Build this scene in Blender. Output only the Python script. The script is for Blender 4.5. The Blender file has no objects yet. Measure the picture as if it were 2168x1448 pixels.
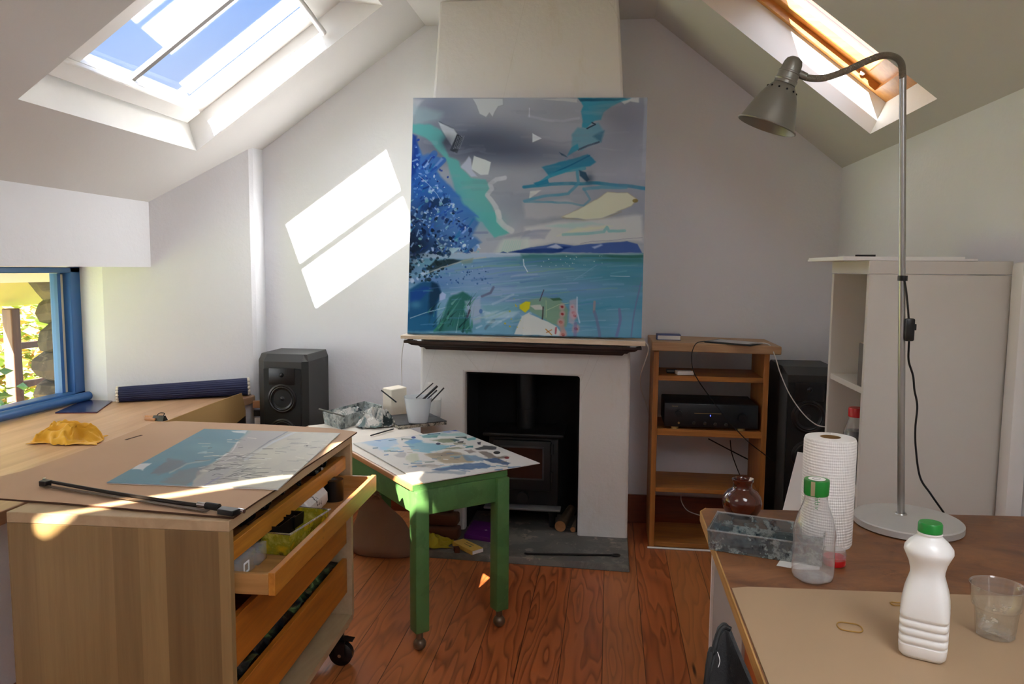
import bpy, bmesh, math, random
import numpy as np
from mathutils import Vector, Matrix, noise as mnoise

scene = bpy.context.scene
COL = scene.collection

# ------------------------------------------------------------------ camera
F_PX, CX, CY, EYE = 1600.0, 1084.0, 724.0, 1.32
def _axes(yaw, pitch, roll):
    y, p, r = [math.radians(a) for a in (yaw, pitch, roll)]
    f = np.array([-math.sin(y)*math.cos(p), math.cos(y)*math.cos(p), -math.sin(p)])
    rt = np.array([math.cos(y), math.sin(y), 0.0])
    up = np.cross(rt, f)
    return math.cos(r)*rt+math.sin(r)*up, math.cos(r)*up-math.sin(r)*rt, f
RT, UP, FW = _axes(7.34, 5.5, 0.48)
CAM = np.array([0, 0, EYE])
cd = bpy.data.cameras.new('camera'); cam = bpy.data.objects.new('camera', cd); COL.objects.link(cam)
cd.sensor_fit = 'HORIZONTAL'; cd.sensor_width = 36.0; cd.lens = 36.0*F_PX/2168.0
cd.clip_start = 0.02; cd.clip_end = 200
cam.matrix_world = Matrix(((RT[0], UP[0], -FW[0], 0), (RT[1], UP[1], -FW[1], 0), (RT[2], UP[2], -FW[2], EYE), (0, 0, 0, 1)))
scene.camera = cam

# ------------------------------------------------------------------ light
scene.view_settings.view_transform = 'Standard'
scene.view_settings.look = 'None'
scene.view_settings.gamma = 1.0
scene.view_settings.use_curve_mapping = False
scene.view_settings.exposure = 0.60
scene.cycles.max_bounces = 14
scene.cycles.diffuse_bounces = 8
scene.cycles.transparent_max_bounces = 24
scene.cycles.sample_clamp_indirect = 12.0
SUN_S, SKY_S, REAR_S = 46.0, 1.0, 8.0; FILL_LOBE = 4.5
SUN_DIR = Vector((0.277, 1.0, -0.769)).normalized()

sd = bpy.data.lights.new('sun', 'SUN'); sun = bpy.data.objects.new('sun', sd); COL.objects.link(sun)
sd.energy = SUN_S; sd.angle = 0.0093; sd.color = (1.0, 0.965, 0.92)
sun.rotation_euler = SUN_DIR.to_track_quat('-Z', 'Y').to_euler()
sun.location = (-4, -6, 9)

w = bpy.data.worlds.new('sky'); scene.world = w; w.use_nodes = True
nt = w.node_tree; nt.nodes.clear()
tc = nt.nodes.new('ShaderNodeTexCoord'); sx = nt.nodes.new('ShaderNodeSeparateXYZ')
rp = nt.nodes.new('ShaderNodeValToRGB'); bg = nt.nodes.new('ShaderNodeBackground'); wo = nt.nodes.new('ShaderNodeOutputWorld')
nt.links.new(tc.outputs['Generated'], sx.inputs[0]); nt.links.new(sx.outputs['Z'], rp.inputs[0])
rp.color_ramp.elements[0].position = 0.0; rp.color_ramp.elements[0].color = (0.75, 0.82, 0.9, 1)
rp.color_ramp.elements[1].position = 0.9; rp.color_ramp.elements[1].color = (0.07, 0.20, 0.62, 1)
e = rp.color_ramp.elements.new(0.35); e.color = (0.10, 0.29, 0.76, 1)
# bright lobe added to the unseen sky round the sun, lights the back wall
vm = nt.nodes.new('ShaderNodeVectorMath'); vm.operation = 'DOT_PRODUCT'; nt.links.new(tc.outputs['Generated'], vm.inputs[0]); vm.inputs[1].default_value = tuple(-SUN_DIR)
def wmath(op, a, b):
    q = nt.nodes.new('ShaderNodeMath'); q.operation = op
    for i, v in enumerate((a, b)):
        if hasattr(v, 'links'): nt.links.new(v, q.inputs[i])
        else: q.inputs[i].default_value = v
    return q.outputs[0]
lobe = wmath('MULTIPLY', wmath('POWER', wmath('MAXIMUM', vm.outputs['Value'], 0.0), 1.6), FILL_LOBE)
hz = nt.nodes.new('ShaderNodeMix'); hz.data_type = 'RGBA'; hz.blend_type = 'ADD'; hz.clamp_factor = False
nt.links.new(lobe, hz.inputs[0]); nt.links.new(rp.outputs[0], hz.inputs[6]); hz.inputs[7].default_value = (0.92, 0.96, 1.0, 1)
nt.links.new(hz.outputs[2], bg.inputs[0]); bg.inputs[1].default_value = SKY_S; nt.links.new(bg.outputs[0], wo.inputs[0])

def area(name, loc, direction, sx_, sy_, power, color):
    l = bpy.data.lights.new(name, 'AREA'); l.shape = 'RECTANGLE'; l.size = sx_; l.size_y = sy_; l.energy = power; l.color = color
    o = bpy.data.objects.new(name, l); COL.objects.link(o); o.location = loc
    o.rotation_euler = Vector(direction).normalized().to_track_quat('-Z', 'Z').to_euler()
    return o
# fill lamp at an added side window, unseen behind the photographer
area('added_side_fill', (1.30, -1.4, 1.25), (-1, 0, -0.05), 1.3, .75, REAR_S, (0.86, 0.93, 1.0))

# ------------------------------------------------------------------ pixel <-> space
def ray(x, y): return FW + RT*(x-CX)/F_PX + UP*(CY-y)/F_PX
def hit(x, y, n, d):
    n = np.array(n, float); r = ray(x, y); return CAM + r*((d-n@CAM)/(n@r))
def Zp(x, y, z): return Vector(hit(x, y, (0, 0, 1), z))
def Yp(x, y, v): return Vector(hit(x, y, (0, 1, 0), v))
def Xp(x, y, v): return Vector(hit(x, y, (1, 0, 0), v))
def to_px(P):
    v = P-CAM; z = v@FW
    return CX+F_PX*(v@RT)/z, CY-F_PX*(v@UP)/z

# ------------------------------------------------------------------ mesh helpers
def lin(c): c = c/255.0; return c/12.92 if c <= 0.04045 else ((c+0.055)/1.055)**2.4
def rgb(h):
    h = h.lstrip('#'); return tuple(lin(int(h[i:i+2], 16)) for i in (0, 2, 4))+(1.0,)

class MB:
    def __init__(s): s.b = bmesh.new()
    def face(s, pts):
        vs = [s.b.verts.new(p) for p in pts]
        try: return s.b.faces.new(vs)
        except ValueError: return None
    def box(s, c, d, rot=None, bev=0.0, seg=2):
        m = Matrix.Translation(Vector(c))
        if rot is not None: m = m @ (rot.to_4x4() if isinstance(rot, Matrix) else Matrix.Rotation(rot, 4, 'Z'))
        r = bmesh.ops.create_cube(s.b, size=1.0, matrix=m @ Matrix.Diagonal((d[0], d[1], d[2], 1)))
        if bev > 0:
            es = {e for v in r['verts'] for e in v.link_edges}
            bmesh.ops.bevel(s.b, geom=list(es), offset=bev, segments=seg, affect='EDGES', profile=0.5, clamp_overlap=True)
        return s
    def hexa(s, lo, hi):          # two quads (lower, upper) -> closed solid
        n = len(lo); a = [s.b.verts.new(p) for p in lo]; c = [s.b.verts.new(p) for p in hi]
        s.b.faces.new(a[::-1]); s.b.faces.new(c)
        for i in range(n): s.b.faces.new((a[i], a[(i+1) % n], c[(i+1) % n], c[i]))
        return s
    def prism(s, poly, z0, z1): return s.hexa([(p[0], p[1], z0) for p in poly], [(p[0], p[1], z1) for p in poly])
    def sheet(s, quad, t):        # thin solid on a quad, thickness along its normal
        q = [Vector(p) for p in quad]; n = (q[1]-q[0]).cross(q[2]-q[0]).normalized()
        return s.hexa([p-n*t for p in q], q)
    def lathe(s, prof, c=(0, 0, 0), seg=32, m=None, cap=(False, False), square=0.0, sq_ang=0.0):
        m = m or Matrix.Translation(Vector(c)); rings = []
        for r, z in prof:
            ring = []
            for k in range(seg):
                a = 2*math.pi*k/seg; rr = r
                if square:
                    p = square; ca, sa = abs(math.cos(a)), abs(math.sin(a)); rr = r/((ca**p+sa**p)**(1/p))
                ring.append(s.b.verts.new(m @ Vector((rr*math.cos(a+sq_ang), rr*math.sin(a+sq_ang), z))))
            rings.append(ring)
        for i in range(len(rings)-1):
            for k in range(seg):
                s.b.faces.new((rings[i][k], rings[i][(k+1) % seg], rings[i+1][(k+1) % seg], rings[i+1][k]))
        if cap[0]: s.b.faces.new(rings[0][::-1])
        if cap[1]: s.b.faces.new(rings[-1])
        return s
    def cyl(s, p0, p1, r0, r1=None, seg=20, caps=True):
        p0, p1 = Vector(p0), Vector(p1); d = p1-p0; q = d.to_track_quat('Z', 'Y').to_matrix().to_4x4()
        r1 = r0 if r1 is None else r1
        return s.lathe([(r0, 0), (r1, d.length)], m=Matrix.Translation(p0) @ q, seg=seg, cap=(caps, caps))
    def tube(s, pts, r, seg=10, caps=True, closed=False):
        pts = [Vector(p) for p in pts]; n = len(pts); rings = []; prev = None
        for i, p in enumerate(pts):
            t = ((pts[(i+1) % n]-pts[i-1]) if closed else (pts[min(i+1, n-1)]-pts[max(i-1, 0)])).normalized()
            if prev is None:
                a = Vector((0, 0, 1)) if abs(t.z) < 0.9 else Vector((1, 0, 0)); u = t.cross(a).normalized()
            else: u = (prev-t*prev.dot(t)).normalized()
            prev = u; v = t.cross(u); rr = r(i/(n-1)) if callable(r) else r
            rings.append([s.b.verts.new(p+u*rr*math.cos(2*math.pi*k/seg)+v*rr*math.sin(2*math.pi*k/seg)) for k in range(seg)])
        for i in range(n if closed else n-1):
            A, B = rings[i], rings[(i+1) % n]
            for k in range(seg): s.b.faces.new((A[k], A[(k+1) % seg], B[(k+1) % seg], B[k]))
        if caps and not closed: s.b.faces.new(rings[0][::-1]); s.b.faces.new(rings[-1])
        return s
    def ball(s, c, r, sub=16, sc=(1, 1, 1)):
        bmesh.ops.create_uvsphere(s.b, u_segments=sub, v_segments=max(6, sub//2), radius=r, matrix=Matrix.Translation(Vector(c)) @ Matrix.Diagonal((sc[0], sc[1], sc[2], 1)))
        return s

def spline(pts, n=8):
    pts = [Vector(p) for p in pts]; out = []
    for i in range(len(pts)-1):
        p0 = pts[max(i-1, 0)]; p1 = pts[i]; p2 = pts[i+1]; p3 = pts[min(i+2, len(pts)-1)]
        for k in range(n):
            t = k/n
            out.append(0.5*((2*p1)+(p2-p0)*t+(2*p0-5*p1+4*p2-p3)*t*t+(3*p1-p0-3*p2+p3)*t**3))
    out.append(pts[-1]); return out

ORG = {}
def empty(name, loc, label, cat, group=None):
    o = bpy.data.objects.new(name, None); COL.objects.link(o); o.location = loc; o.empty_display_size = 0.05
    ORG[o.name] = Vector(loc); return tag(o, label, cat, group)
def tag(o, label, cat, group=None):
    o['label'] = label; o['category'] = cat
    if group: o['group'] = group
    return o
def obj(name, mb, mat, parent=None, label=None, smooth=0.6, bevel=0.0, org=None, recalc=True):
    b = mb.b if isinstance(mb, MB) else mb
    if recalc: bmesh.ops.recalc_face_normals(b, faces=b.faces[:])
    me = bpy.data.meshes.new(name)
    if parent is not None: O = ORG[parent.name]
    elif org is not None: O = Vector(org)
    elif len(b.verts):
        xs = [v.co.x for v in b.verts]; ys = [v.co.y for v in b.verts]; zs = [v.co.z for v in b.verts]
        O = Vector(((min(xs)+max(xs))/2, (min(ys)+max(ys))/2, min(zs)))
    else: O = Vector()
    for v in b.verts: v.co -= O
    b.to_mesh(me); b.free()
    if smooth:
        me.polygons.foreach_set('use_smooth', [True]*len(me.polygons)); me.set_sharp_from_angle(angle=smooth)
    mats = mat if isinstance(mat, (list, tuple)) else [mat]
    for m_ in mats: me.materials.append(m_)
    o = bpy.data.objects.new(name, me); COL.objects.link(o)
    if parent is not None: o.parent = parent
    else: o.location = O
    ORG[o.name] = O
    if label: o['label'] = label
    if bevel:
        md = o.modifiers.new('edge', 'BEVEL'); md.width = bevel; md.segments = 2; md.limit_method = 'ANGLE'; md.angle_limit = 0.7
    return o
def struct(name, mb, mat, **k):
    o = obj(name, mb, mat, **k); o['kind'] = 'structure'; return o
def text(name, s, size, M, mat, parent, extrude=0.0):
    c = bpy.data.curves.new(name, 'FONT'); c.body = s; c.size = size; c.extrude = extrude; c.align_x = 'CENTER'; c.align_y = 'CENTER'
    tmp = bpy.data.objects.new('tmp', c); COL.objects.link(tmp); bpy.context.view_layer.update()
    me = bpy.data.meshes.new_from_object(tmp.evaluated_get(bpy.context.evaluated_depsgraph_get())); me.name = name
    bpy.data.objects.remove(tmp); bpy.data.curves.remove(c); me.materials.clear(); me.materials.append(mat)
    o = bpy.data.objects.new(name, me); COL.objects.link(o); o.parent = parent
    o.matrix_local = Matrix.Translation(-ORG[parent.name]) @ M; return o
def frame_m(o, x, y):               # matrix with origin o, x axis, approx y axis
    x = Vector(x).normalized(); z = x.cross(Vector(y)).normalized(); y = z.cross(x)
    return Matrix(((x.x, y.x, z.x, o[0]), (x.y, y.y, z.y, o[1]), (x.z, y.z, z.z, o[2]), (0, 0, 0, 1)))

# ------------------------------------------------------------------ materials
class NT:
    def __init__(s, name):
        s.m = bpy.data.materials.new(name); s.m.use_nodes = True; s.t = s.m.node_tree; s.t.nodes.clear()
        s.out = s.n('ShaderNodeOutputMaterial'); s.co = s.n('ShaderNodeTexCoord')
    def n(s, typ, **k):
        o = s.t.nodes.new(typ)
        for a, v in k.items(): setattr(o, a, v)
        return o
    def set(s, inp, v):
        if hasattr(v, 'is_linked') or hasattr(v, 'links'): s.t.links.new(v, inp)
        else: inp.default_value = v
    def map(s, scale=(1, 1, 1), rot=(0, 0, 0), loc=(0, 0, 0)):
        q = s.n('ShaderNodeMapping'); s.set(q.inputs[0], s.co.outputs['Object'])
        q.inputs['Scale'].default_value = scale; q.inputs['Rotation'].default_value = rot; q.inputs['Location'].default_value = loc
        return q.outputs[0]
    def noise(s, vec, scale, detail=4, rough=0.55, dist=0.0):
        q = s.n('ShaderNodeTexNoise'); s.set(q.inputs['Vector'], vec); q.inputs['Scale'].default_value = scale
        q.inputs['Detail'].default_value = detail; q.inputs['Roughness'].default_value = rough; q.inputs['Distortion'].default_value = dist
        return q.outputs[0]
    def vor(s, vec, scale, feature='F1', rand=1.0):
        q = s.n('ShaderNodeTexVoronoi', feature=feature); s.set(q.inputs['Vector'], vec); q.inputs['Scale'].default_value = scale
        q.inputs['Randomness'].default_value = rand; return q
    def math(s, op, a, b=0.0, clamp=False):
        q = s.n('ShaderNodeMath', operation=op, use_clamp=clamp); s.set(q.inputs[0], a); s.set(q.inputs[1], b); return q.outputs[0]
    def ramp(s, f, stops):
        q = s.n('ShaderNodeValToRGB'); s.set(q.inputs[0], f); cr = q.color_ramp
        cr.elements[0].position, cr.elements[0].color = stops[0]; cr.elements[1].position, cr.elements[1].color = stops[-1]
        for p, c in stops[1:-1]: e = cr.elements.new(p); e.color = c
        return q.outputs[0]
    def mix(s, f, a, b, mode='MIX'):
        q = s.n('ShaderNodeMix', data_type='RGBA', blend_type=mode); s.set(q.inputs[0], f); s.set(q.inputs[6], a); s.set(q.inputs[7], b); return q.outputs[2]
    def bump(s, h, strength, dist=0.01):
        q = s.n('ShaderNodeBump'); s.set(q.inputs['Height'], h); q.inputs['Strength'].default_value = strength; q.inputs['Distance'].default_value = dist; return q.outputs[0]
    def bsdf(s, col, rough=0.5, normal=None, metal=0.0, spec=0.5, sheen=0.0, coat=0.0, trans=0.0, sss=0.0):
        q = s.n('ShaderNodeBsdfPrincipled'); s.set(q.inputs['Base Color'], col); s.set(q.inputs['Roughness'], rough); s.set(q.inputs['Metallic'], metal)
        q.inputs['Specular IOR Level'].default_value = spec; q.inputs['Coat Weight'].default_value = coat; q.inputs['Coat Roughness'].default_value = 0.15
        q.inputs['Sheen Weight'].default_value = sheen; q.inputs['Transmission Weight'].default_value = trans
        if normal is not None: s.t.links.new(normal, q.inputs['Normal'])
        s.t.links.new(q.outputs[0], s.out.inputs[0]); return q
    def sep(s, vec):
        q = s.n('ShaderNodeSeparateXYZ'); s.set(q.inputs[0], vec); return q.outputs

def g(v): return (v, v, v, 1.0)
def plain(name, col, rough=0.5, metal=0.0, spec=0.5, var=0.06, vscale=6.0, bump=0.0, bscale=60.0, coat=0.0, sheen=0.0):
    t = NT(name); c = rgb(col) if isinstance(col, str) else col
    f = t.noise(t.map(), vscale, 3)
    cc = t.mix(f, tuple(max(0, x*(1-var)) for x in c[:3])+(1,), tuple(min(1, x*(1+var)) for x in c[:3])+(1,))
    nb = t.bump(t.noise(t.map(), bscale, 3), bump, 0.003) if bump else None
    t.bsdf(cc, rough, nb, metal, spec, sheen, coat); return t.m
def plaster(name, col, bump=0.35, rough=0.9, stains=False):
    t = NT(name); v = t.map(); c = rgb(col)
    f = t.noise(v, 1.7, 5, 0.6)
    cc = t.mix(f, tuple(x*0.94 for x in c[:3])+(1,), c)
    if stains:
        k = t.noise(t.map((3.0, 3.0, 1.1)), 2.6, 6, 0.7)
        cc = t.mix(t.ramp(k, [(0.56, g(0)), (0.80, g(0.5))]), cc, rgb('#cfc6b0'))
        cr = t.vor(t.map((1, 1, 0.45)), 2.3, 'DISTANCE_TO_EDGE')
        cc = t.mix(t.ramp(cr.outputs['Distance'], [(0.0, g(0.16)), (0.003, g(0))]), cc, rgb('#8d8474'))
    h = t.math('ADD', t.noise(v, 9, 5, 0.6), t.math('MULTIPLY', t.noise(v, 55, 4, 0.6), 0.5))
    t.bsdf(cc, rough, t.bump(h, bump, 0.006), spec=0.25); return t.m
def wood(name, dark, light, grain=(2.0, 30, 30), scale=1.0, rough=0.45, knots=0.0, coat=0.0, bands=0.0, band_axis=1, band_w=0.05, contrast=1.0, stain=None):
    """grain: stretched noise scale per local axis (small = along the grain)"""
    t = NT(name); v = t.map(grain)
    f1 = t.noise(v, 1.0*scale, 6, 0.65, 1.2); f2 = t.noise(v, 4.0*scale, 3, 0.6)
    f = t.math('ADD', t.math('MULTIPLY', f1, 0.75), t.math('MULTIPLY', f2, 0.25))
    c = t.ramp(f, [(0.5-0.2/contrast, rgb(dark)), (0.5+0.2/contrast, rgb(light))])
    if bands:
        x = t.sep(t.map())[band_axis]
        wn = t.n('ShaderNodeTexWhiteNoise', noise_dimensions='1D'); t.set(wn.inputs['W'], t.math('FLOOR', t.math('DIVIDE', x, band_w)))
        c = t.mix(t.math('MULTIPLY', wn.outputs['Value'], bands), c, rgb(dark), 'MULTIPLY')
    if knots:
        vo = t.vor(t.map(tuple(max(1.2, x*0.12) for x in grain)), 2.2*knots)
        c = t.mix(t.ramp(vo.outputs['Distance'], [(0.02, g(0.85)), (0.11, g(0.0))]), c, tuple(x*0.22 for x in rgb(dark)[:3])+(1,))
    if stain:
        c = t.mix(t.ramp(t.noise(t.map(), 9, 6, 0.75), [(0.60, g(0)), (0.70, g(0.75))]), c, rgb(stain))
    t.bsdf(c, t.math('ADD', t.math('MULTIPLY', f2, 0.15), rough-0.07), t.bump(f, 0.12, 0.002), coat=coat); return t.m
def clear(name, tint=(1, 1, 1, 1), refl=1.0, milk=0.0, edge=0.0, milk_col=(0.9, 0.92, 0.92, 1), rough=0.03, spots=None):
    """thin clear sheet: straight-through light plus an angle-dependent mirror share"""
    t = NT(name); ge = t.n('ShaderNodeNewGeometry'); dp = t.n('ShaderNodeVectorMath', operation='DOT_PRODUCT')
    t.set(dp.inputs[0], ge.outputs['Normal']); t.set(dp.inputs[1], ge.outputs['Incoming'])
    k = t.math('SUBTRACT', 1.0, t.math('ABSOLUTE', dp.outputs['Value']), True)
    fr = t.math('MULTIPLY', t.math('ADD', 0.045, t.math('MULTIPLY', t.math('POWER', k, 4.0), 0.9)), refl, True)
    tr = t.n('ShaderNodeBsdfTransparent'); tr.inputs[0].default_value = tint
    gl = t.n('ShaderNodeBsdfGlossy'); gl.inputs['Roughness'].default_value = rough
    base = tr.outputs[0]
    milk0 = milk
    if edge: milk = t.math('ADD', milk0, t.math('MULTIPLY', t.math('POWER', k, 3.0), edge), True)
    if milk0 or spots:
        df = t.n('ShaderNodeBsdfDiffuse'); m0 = t.n('ShaderNodeMixShader'); f = milk; df.inputs[0].default_value = milk_col
        if spots:
            mask = t.ramp(t.noise(t.map(), spots[0], 5, 0.7), [(spots[1], g(milk0)), (spots[1]+0.08, g(spots[2]))])
            cc = t.ramp(t.noise(t.map(loc=(3, 1, 2)), spots[0]*1.7, 4, 0.7), [(0.35, rgb(spots[3])), (0.5, rgb(spots[4])), (0.68, rgb(spots[5]))])
            t.set(df.inputs[0], cc); f = mask
        t.set(m0.inputs[0], f); t.set(m0.inputs[1], base); t.set(m0.inputs[2], df.outputs[0]); base = m0.outputs[0]
    m1 = t.n('ShaderNodeMixShader'); t.set(m1.inputs[0], fr); t.set(m1.inputs[1], base); t.set(m1.inputs[2], gl.outputs[0])
    t.t.links.new(m1.outputs[0], t.out.inputs[0]); return t.m
def splattered(name, base, cols, scale=14, rough=0.6, cover=0.5):
    t = NT(name); v = t.map(); n1 = t.noise(v, scale, 6, 0.7, 0.8); n2 = t.noise(t.map(loc=(7, 3, 1)), scale*0.8, 5, 0.7)
    n3 = t.noise(t.map(loc=(1, 9, 4)), scale*2.2, 4, 0.7)
    c = t.mix(t.ramp(n1, [(cover-0.03, g(0)), (cover+0.05, g(1))]), rgb(base), rgb(cols[0]))
    c = t.mix(t.ramp(n2, [(0.53, g(0)), (0.58, g(1))]), c, rgb(cols[1]))
    c = t.mix(t.ramp(n3, [(0.60, g(0)), (0.64, g(1))]), c, rgb(cols[2]))
    t.bsdf(c, rough, t.bump(n1, 0.2, 0.002)); return t.m
def vcol(name, rough=0.55, bump=0.15, spec=0.4, canvas=900.0):
    t = NT(name); a = t.n('ShaderNodeVertexColor'); a.layer_name = 'paint'
    t.bsdf(a.outputs[0], rough, t.bump(t.noise(t.map(), canvas, 2), bump, 0.0006), spec=spec); return t.m

M = {}
M['wall'] = plaster('white_plaster', '#e9eaee'); M['ceil'] = plaster('ceiling_paint', '#d3d1ce', 0.12)
M['breast'] = plaster('chimney_plaster', '#e6e4e0', 0.45, stains=True); M['reveal'] = plain('reveal_paint', '#eeeeec', 0.6)
M['white'] = plain('white_paint', '#eceae6', 0.4); M['melamine'] = plain('white_melamine', '#dcd8d0', 0.4, var=0.02)
M['paper'] = plain('white_paper', '#f1f0ee', 0.8, var=0.02); M['blue'] = plain('blue_paint', '#2c5f9e', 0.35, var=0.1)
M['black'] = plain('black_plastic', '#0d0d0e', 0.35); M['blackmat'] = plain('black_vinyl', '#131314', 0.55, bump=0.1)
M['greyvinyl'] = plain('grey_vinyl', '#2f2f2d', 0.5); M['iron'] = plain('black_iron', '#0d0d0e', 0.55, bump=0.25, bscale=120)
M['soot'] = plain('soot', '#0b0a09', 0.95, bump=0.3); M['rust'] = plain('dark_iron', '#2b2522', 0.6, 0.4, bump=0.3, bscale=200)
M['alu'] = plain('brushed_aluminium', '#a9a8a4', 0.32, 0.9, var=0.08, vscale=20); M['alumat'] = plain('cast_aluminium', '#cfcecb', 0.42, 0.4, var=0.06, vscale=14)
M['greymetal'] = plain('grey_painted_metal', '#85837a', 0.38, 0.55, var=0.05); M['chrome'] = plain('chrome', '#c9c9c9', 0.15, 1.0)
M['gold'] = plain('gold_print', '#b79b62', 0.4, 0.6); M['led'] = None
M['green'] = splattered('green_paint', '#527f49', ['#4e7a46', '#4a7342', '#557f4c'], 7, 0.45, 0.5)
M['greenlid'] = plain('green_plastic', '#12842f', 0.35); M['red'] = plain('red_plastic', '#c3131a', 0.3); M['milk'] = plain('white_plastic', '#f3f2ef', 0.28, var=0.01, coat=0.3)
M['pine'] = wood('pine', '#8a4f1c', '#c9853f', (22, 1.6, 22), 1, 0.45, 0.6); M['pinez'] = wood('pine_upright', '#86501f', '#c27f3c', (22, 22, 1.6), 1, 0.45, 0.6)
M['pinex'] = wood('pine_shelf', '#8a5122', '#c8873f', (1.8, 22, 22), 1, 0.45, 0.5); M['pinetop'] = wood('pine_pale_top', '#9a7450', '#bf9a72', (1.6, 18, 18), 1, 0.5, 0.0, contrast=1.4)
M['beech'] = wood('beech_veneer', '#7d633e', '#a2875a', (26, 26, 1.2), 1, 0.42, 0.0, 0.0, 0.55, 0, 0.062, 0.7)
M['beechtop'] = wood('beech_top', '#9c8260', '#bda583', (14, 2.0, 14), 1, 0.45, contrast=0.7)
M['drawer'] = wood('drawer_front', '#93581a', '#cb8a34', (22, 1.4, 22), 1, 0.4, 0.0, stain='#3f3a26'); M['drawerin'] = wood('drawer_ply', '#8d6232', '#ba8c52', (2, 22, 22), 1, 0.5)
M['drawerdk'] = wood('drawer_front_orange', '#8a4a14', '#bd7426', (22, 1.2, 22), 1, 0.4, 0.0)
M['worktop'] = wood('pine_worktop', '#ad845f', '#d0ac8b', (9.0, 0.9, 14), 1, 0.4, 0.55, bands=.35, band_axis=0, band_w=.145); M['raww'] = wood('raw_wood', '#a36f43', '#c79264', (6, 6, 6))
M['tabletop'] = wood('stained_tabletop', '#613a20', '#95643c', (6, 9, 9), 1.1, 0.42, 0.0, stain='#4d2a12', contrast=1.3); M['plyedge'] = wood('plywood_edge', '#a5793f', '#cfa462', (30, 3, 40))
M['orange'] = wood('orange_board', '#8c3f16', '#b25a24', (12, 3, 3)); M['mantelwood'] = wood('dark_mantel', '#1a0d08', '#3a2015', (2, 30, 30), 1, 0.6)
M['mantelboard'] = wood('pale_mantel_board', '#c8ad8c', '#eadcc6', (2, 24, 24)); M['skirt'] = wood('red_skirting', '#5d2712', '#8a4320', (2, 26, 26), 1, 0.35)
M['log'] = wood('bark', '#4a3a2c', '#857158', (18, 4, 18), 1, 0.8); M['logend'] = wood('log_end', '#8e5a34', '#b98458', (10, 10, 10))
M['briq'] = plain('peat_brown', '#5a3420', 0.85, bump=0.5, bscale=90, var=0.2); M['slate'] = splattered('slate', '#6d6a63', ['#5e5c57', '#77736a', '#8d8578'], 5, 0.6, 0.5)
M['hardboard'] = plain('kraft_hardboard', '#ab9071', 0.55, var=0.05, vscale=4)
M['yellow'] = plain('yellow_cloth', '#d9a01f', 0.85, var=0.15, bump=0.3, bscale=300, sheen=0.3); M['olive'] = plain('mustard_cloth', '#b0a022', 0.85, var=0.15, bump=0.3, bscale=300)
M['navy'] = plain('navy_reed', '#101b45', 0.55, var=0.2, vscale=40); M['bead'] = plain('cream_bead', '#d7cfc0', 0.6)
M['navygloss'] = plain('navy_cover', '#1d2350', 0.2); M['redbrown'] = plain('maroon_edge', '#6a2a26', 0.5)
M['hessian'] = plain('hessian', '#8f705a', 0.95, var=0.2, bump=0.6, bscale=260); M['purple'] = plain('purple_card', '#5d1470', 0.4); M['matchy'] = plain('matchbox_yellow', '#d9b455', 0.6)
M['brownglass'] = plain('amber_glass', '#4a1a0b', 0.06, coat=0.6, var=0.3, vscale=9)
M['rubber'] = plain('rubber_band', '#a9803a', 0.5); M['cream'] = plain('cream_card', '#ebe3d2', 0.7)
M['book'] = plain('blue_cover', '#2d4480', 0.4); M['screen'] = plain('tablet_glass', '#7d7f80', 0.12, coat=0.5, var=0.02); M['grey'] = plain('mid_grey', '#6c6762', 0.6)
M['cable'] = plain('black_cable', '#101010', 0.5); M['wcable'] = plain('white_cable', '#d6d2cc', 0.5)
M['cone'] = plain('speaker_cone', '#15181b', 0.3, var=0.2); M['glass'] = clear('window_glass', refl=2.4); M['plainglass'] = clear('clear_glass', refl=1.2)
M['pet'] = clear('clear_bottle', (0.96, 0.96, 0.96, 1), 1.6, 0.13, .5, (0.82, 0.82, 0.82, 1), 0.05)
M['tumbler'] = clear('tumbler_glass', (0.985, 0.99, 0.985, 1), 1.8, 0.07, .35, rough=0.04, spots=(34, 0.58, 0.45, '#d9d3c4', '#cfc6b0', '#e6e2d8'))
M['frost'] = clear('frosted_plastic', (0.92, 0.94, 0.96, 1), 1.0, 0.62, .3, (0.80, 0.84, 0.86, 1), 0.2)
M['tub'] = clear('clear_tub', (0.95, 0.95, 0.94, 1), 1.2, 0.16, rough=0.1)
M['ytub'] = clear('yellow_stained_tub', (0.9, 0.85, 0.6, 1), 1.0, 0.3, rough=0.15, spots=(9, 0.42, 0.92, '#c9a21e', '#8f8a25', '#d8c25a'))
M['stainbox'] = clear('stained_clear_box', (0.75, 0.8, 0.82, 1), 1.0, 0.22, rough=0.15, spots=(24, 0.50, 0.9, '#2b3440', '#9aa19e', '#3d5560'))
M['tray'] = splattered('stained_tray', '#8f9693', ['#b6bdbb', '#5b6467', '#7fb0b4'], 26, 0.5)
M['rag'] = splattered('painty_rag', '#d8d6d0', ['#7d8f90', '#2b3739', '#f0eeea'], 11, 0.9, 0.50)
M['sketch'] = splattered('sketchbook_cover', '#1d2126', ['#20252a', '#2b3138', '#3a4a50'], 20, 0.4); M['sketchedge'] = splattered('painted_page_edges', '#b9b2a2', ['#8b8577', '#4a4a46', '#d8d0c0'], 60, 0.8)
M['film'] = plain('black_film', '#0b0b0c', 0.34, bump=1.0, bscale=45, coat=0.15); M['darkstuff'] = splattered('paint_tube', '#12181a', ['#20302c', '#0c0f12', '#93a09c'], 30, 0.4)
def corrug(name, col):
    t = NT(name); v = t.map(); f = t.noise(v, 4, 4)
    wv = t.noise(t.map((8, 1.0, 1)), 6, 3)
    c = t.mix(f, rgb(col), tuple(x*0.88 for x in rgb(col)[:3])+(1,))
    t.bsdf(c, 0.8, t.bump(wv, 0.15, 0.003), spec=0.2); return t.m
M['card'] = corrug('corrugated_card', '#c3a285'); M['carddk'] = plain('cardboard_edge', '#4a2f1e', 0.9); M['card2'] = corrug('brown_card', '#b3925f')
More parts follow.
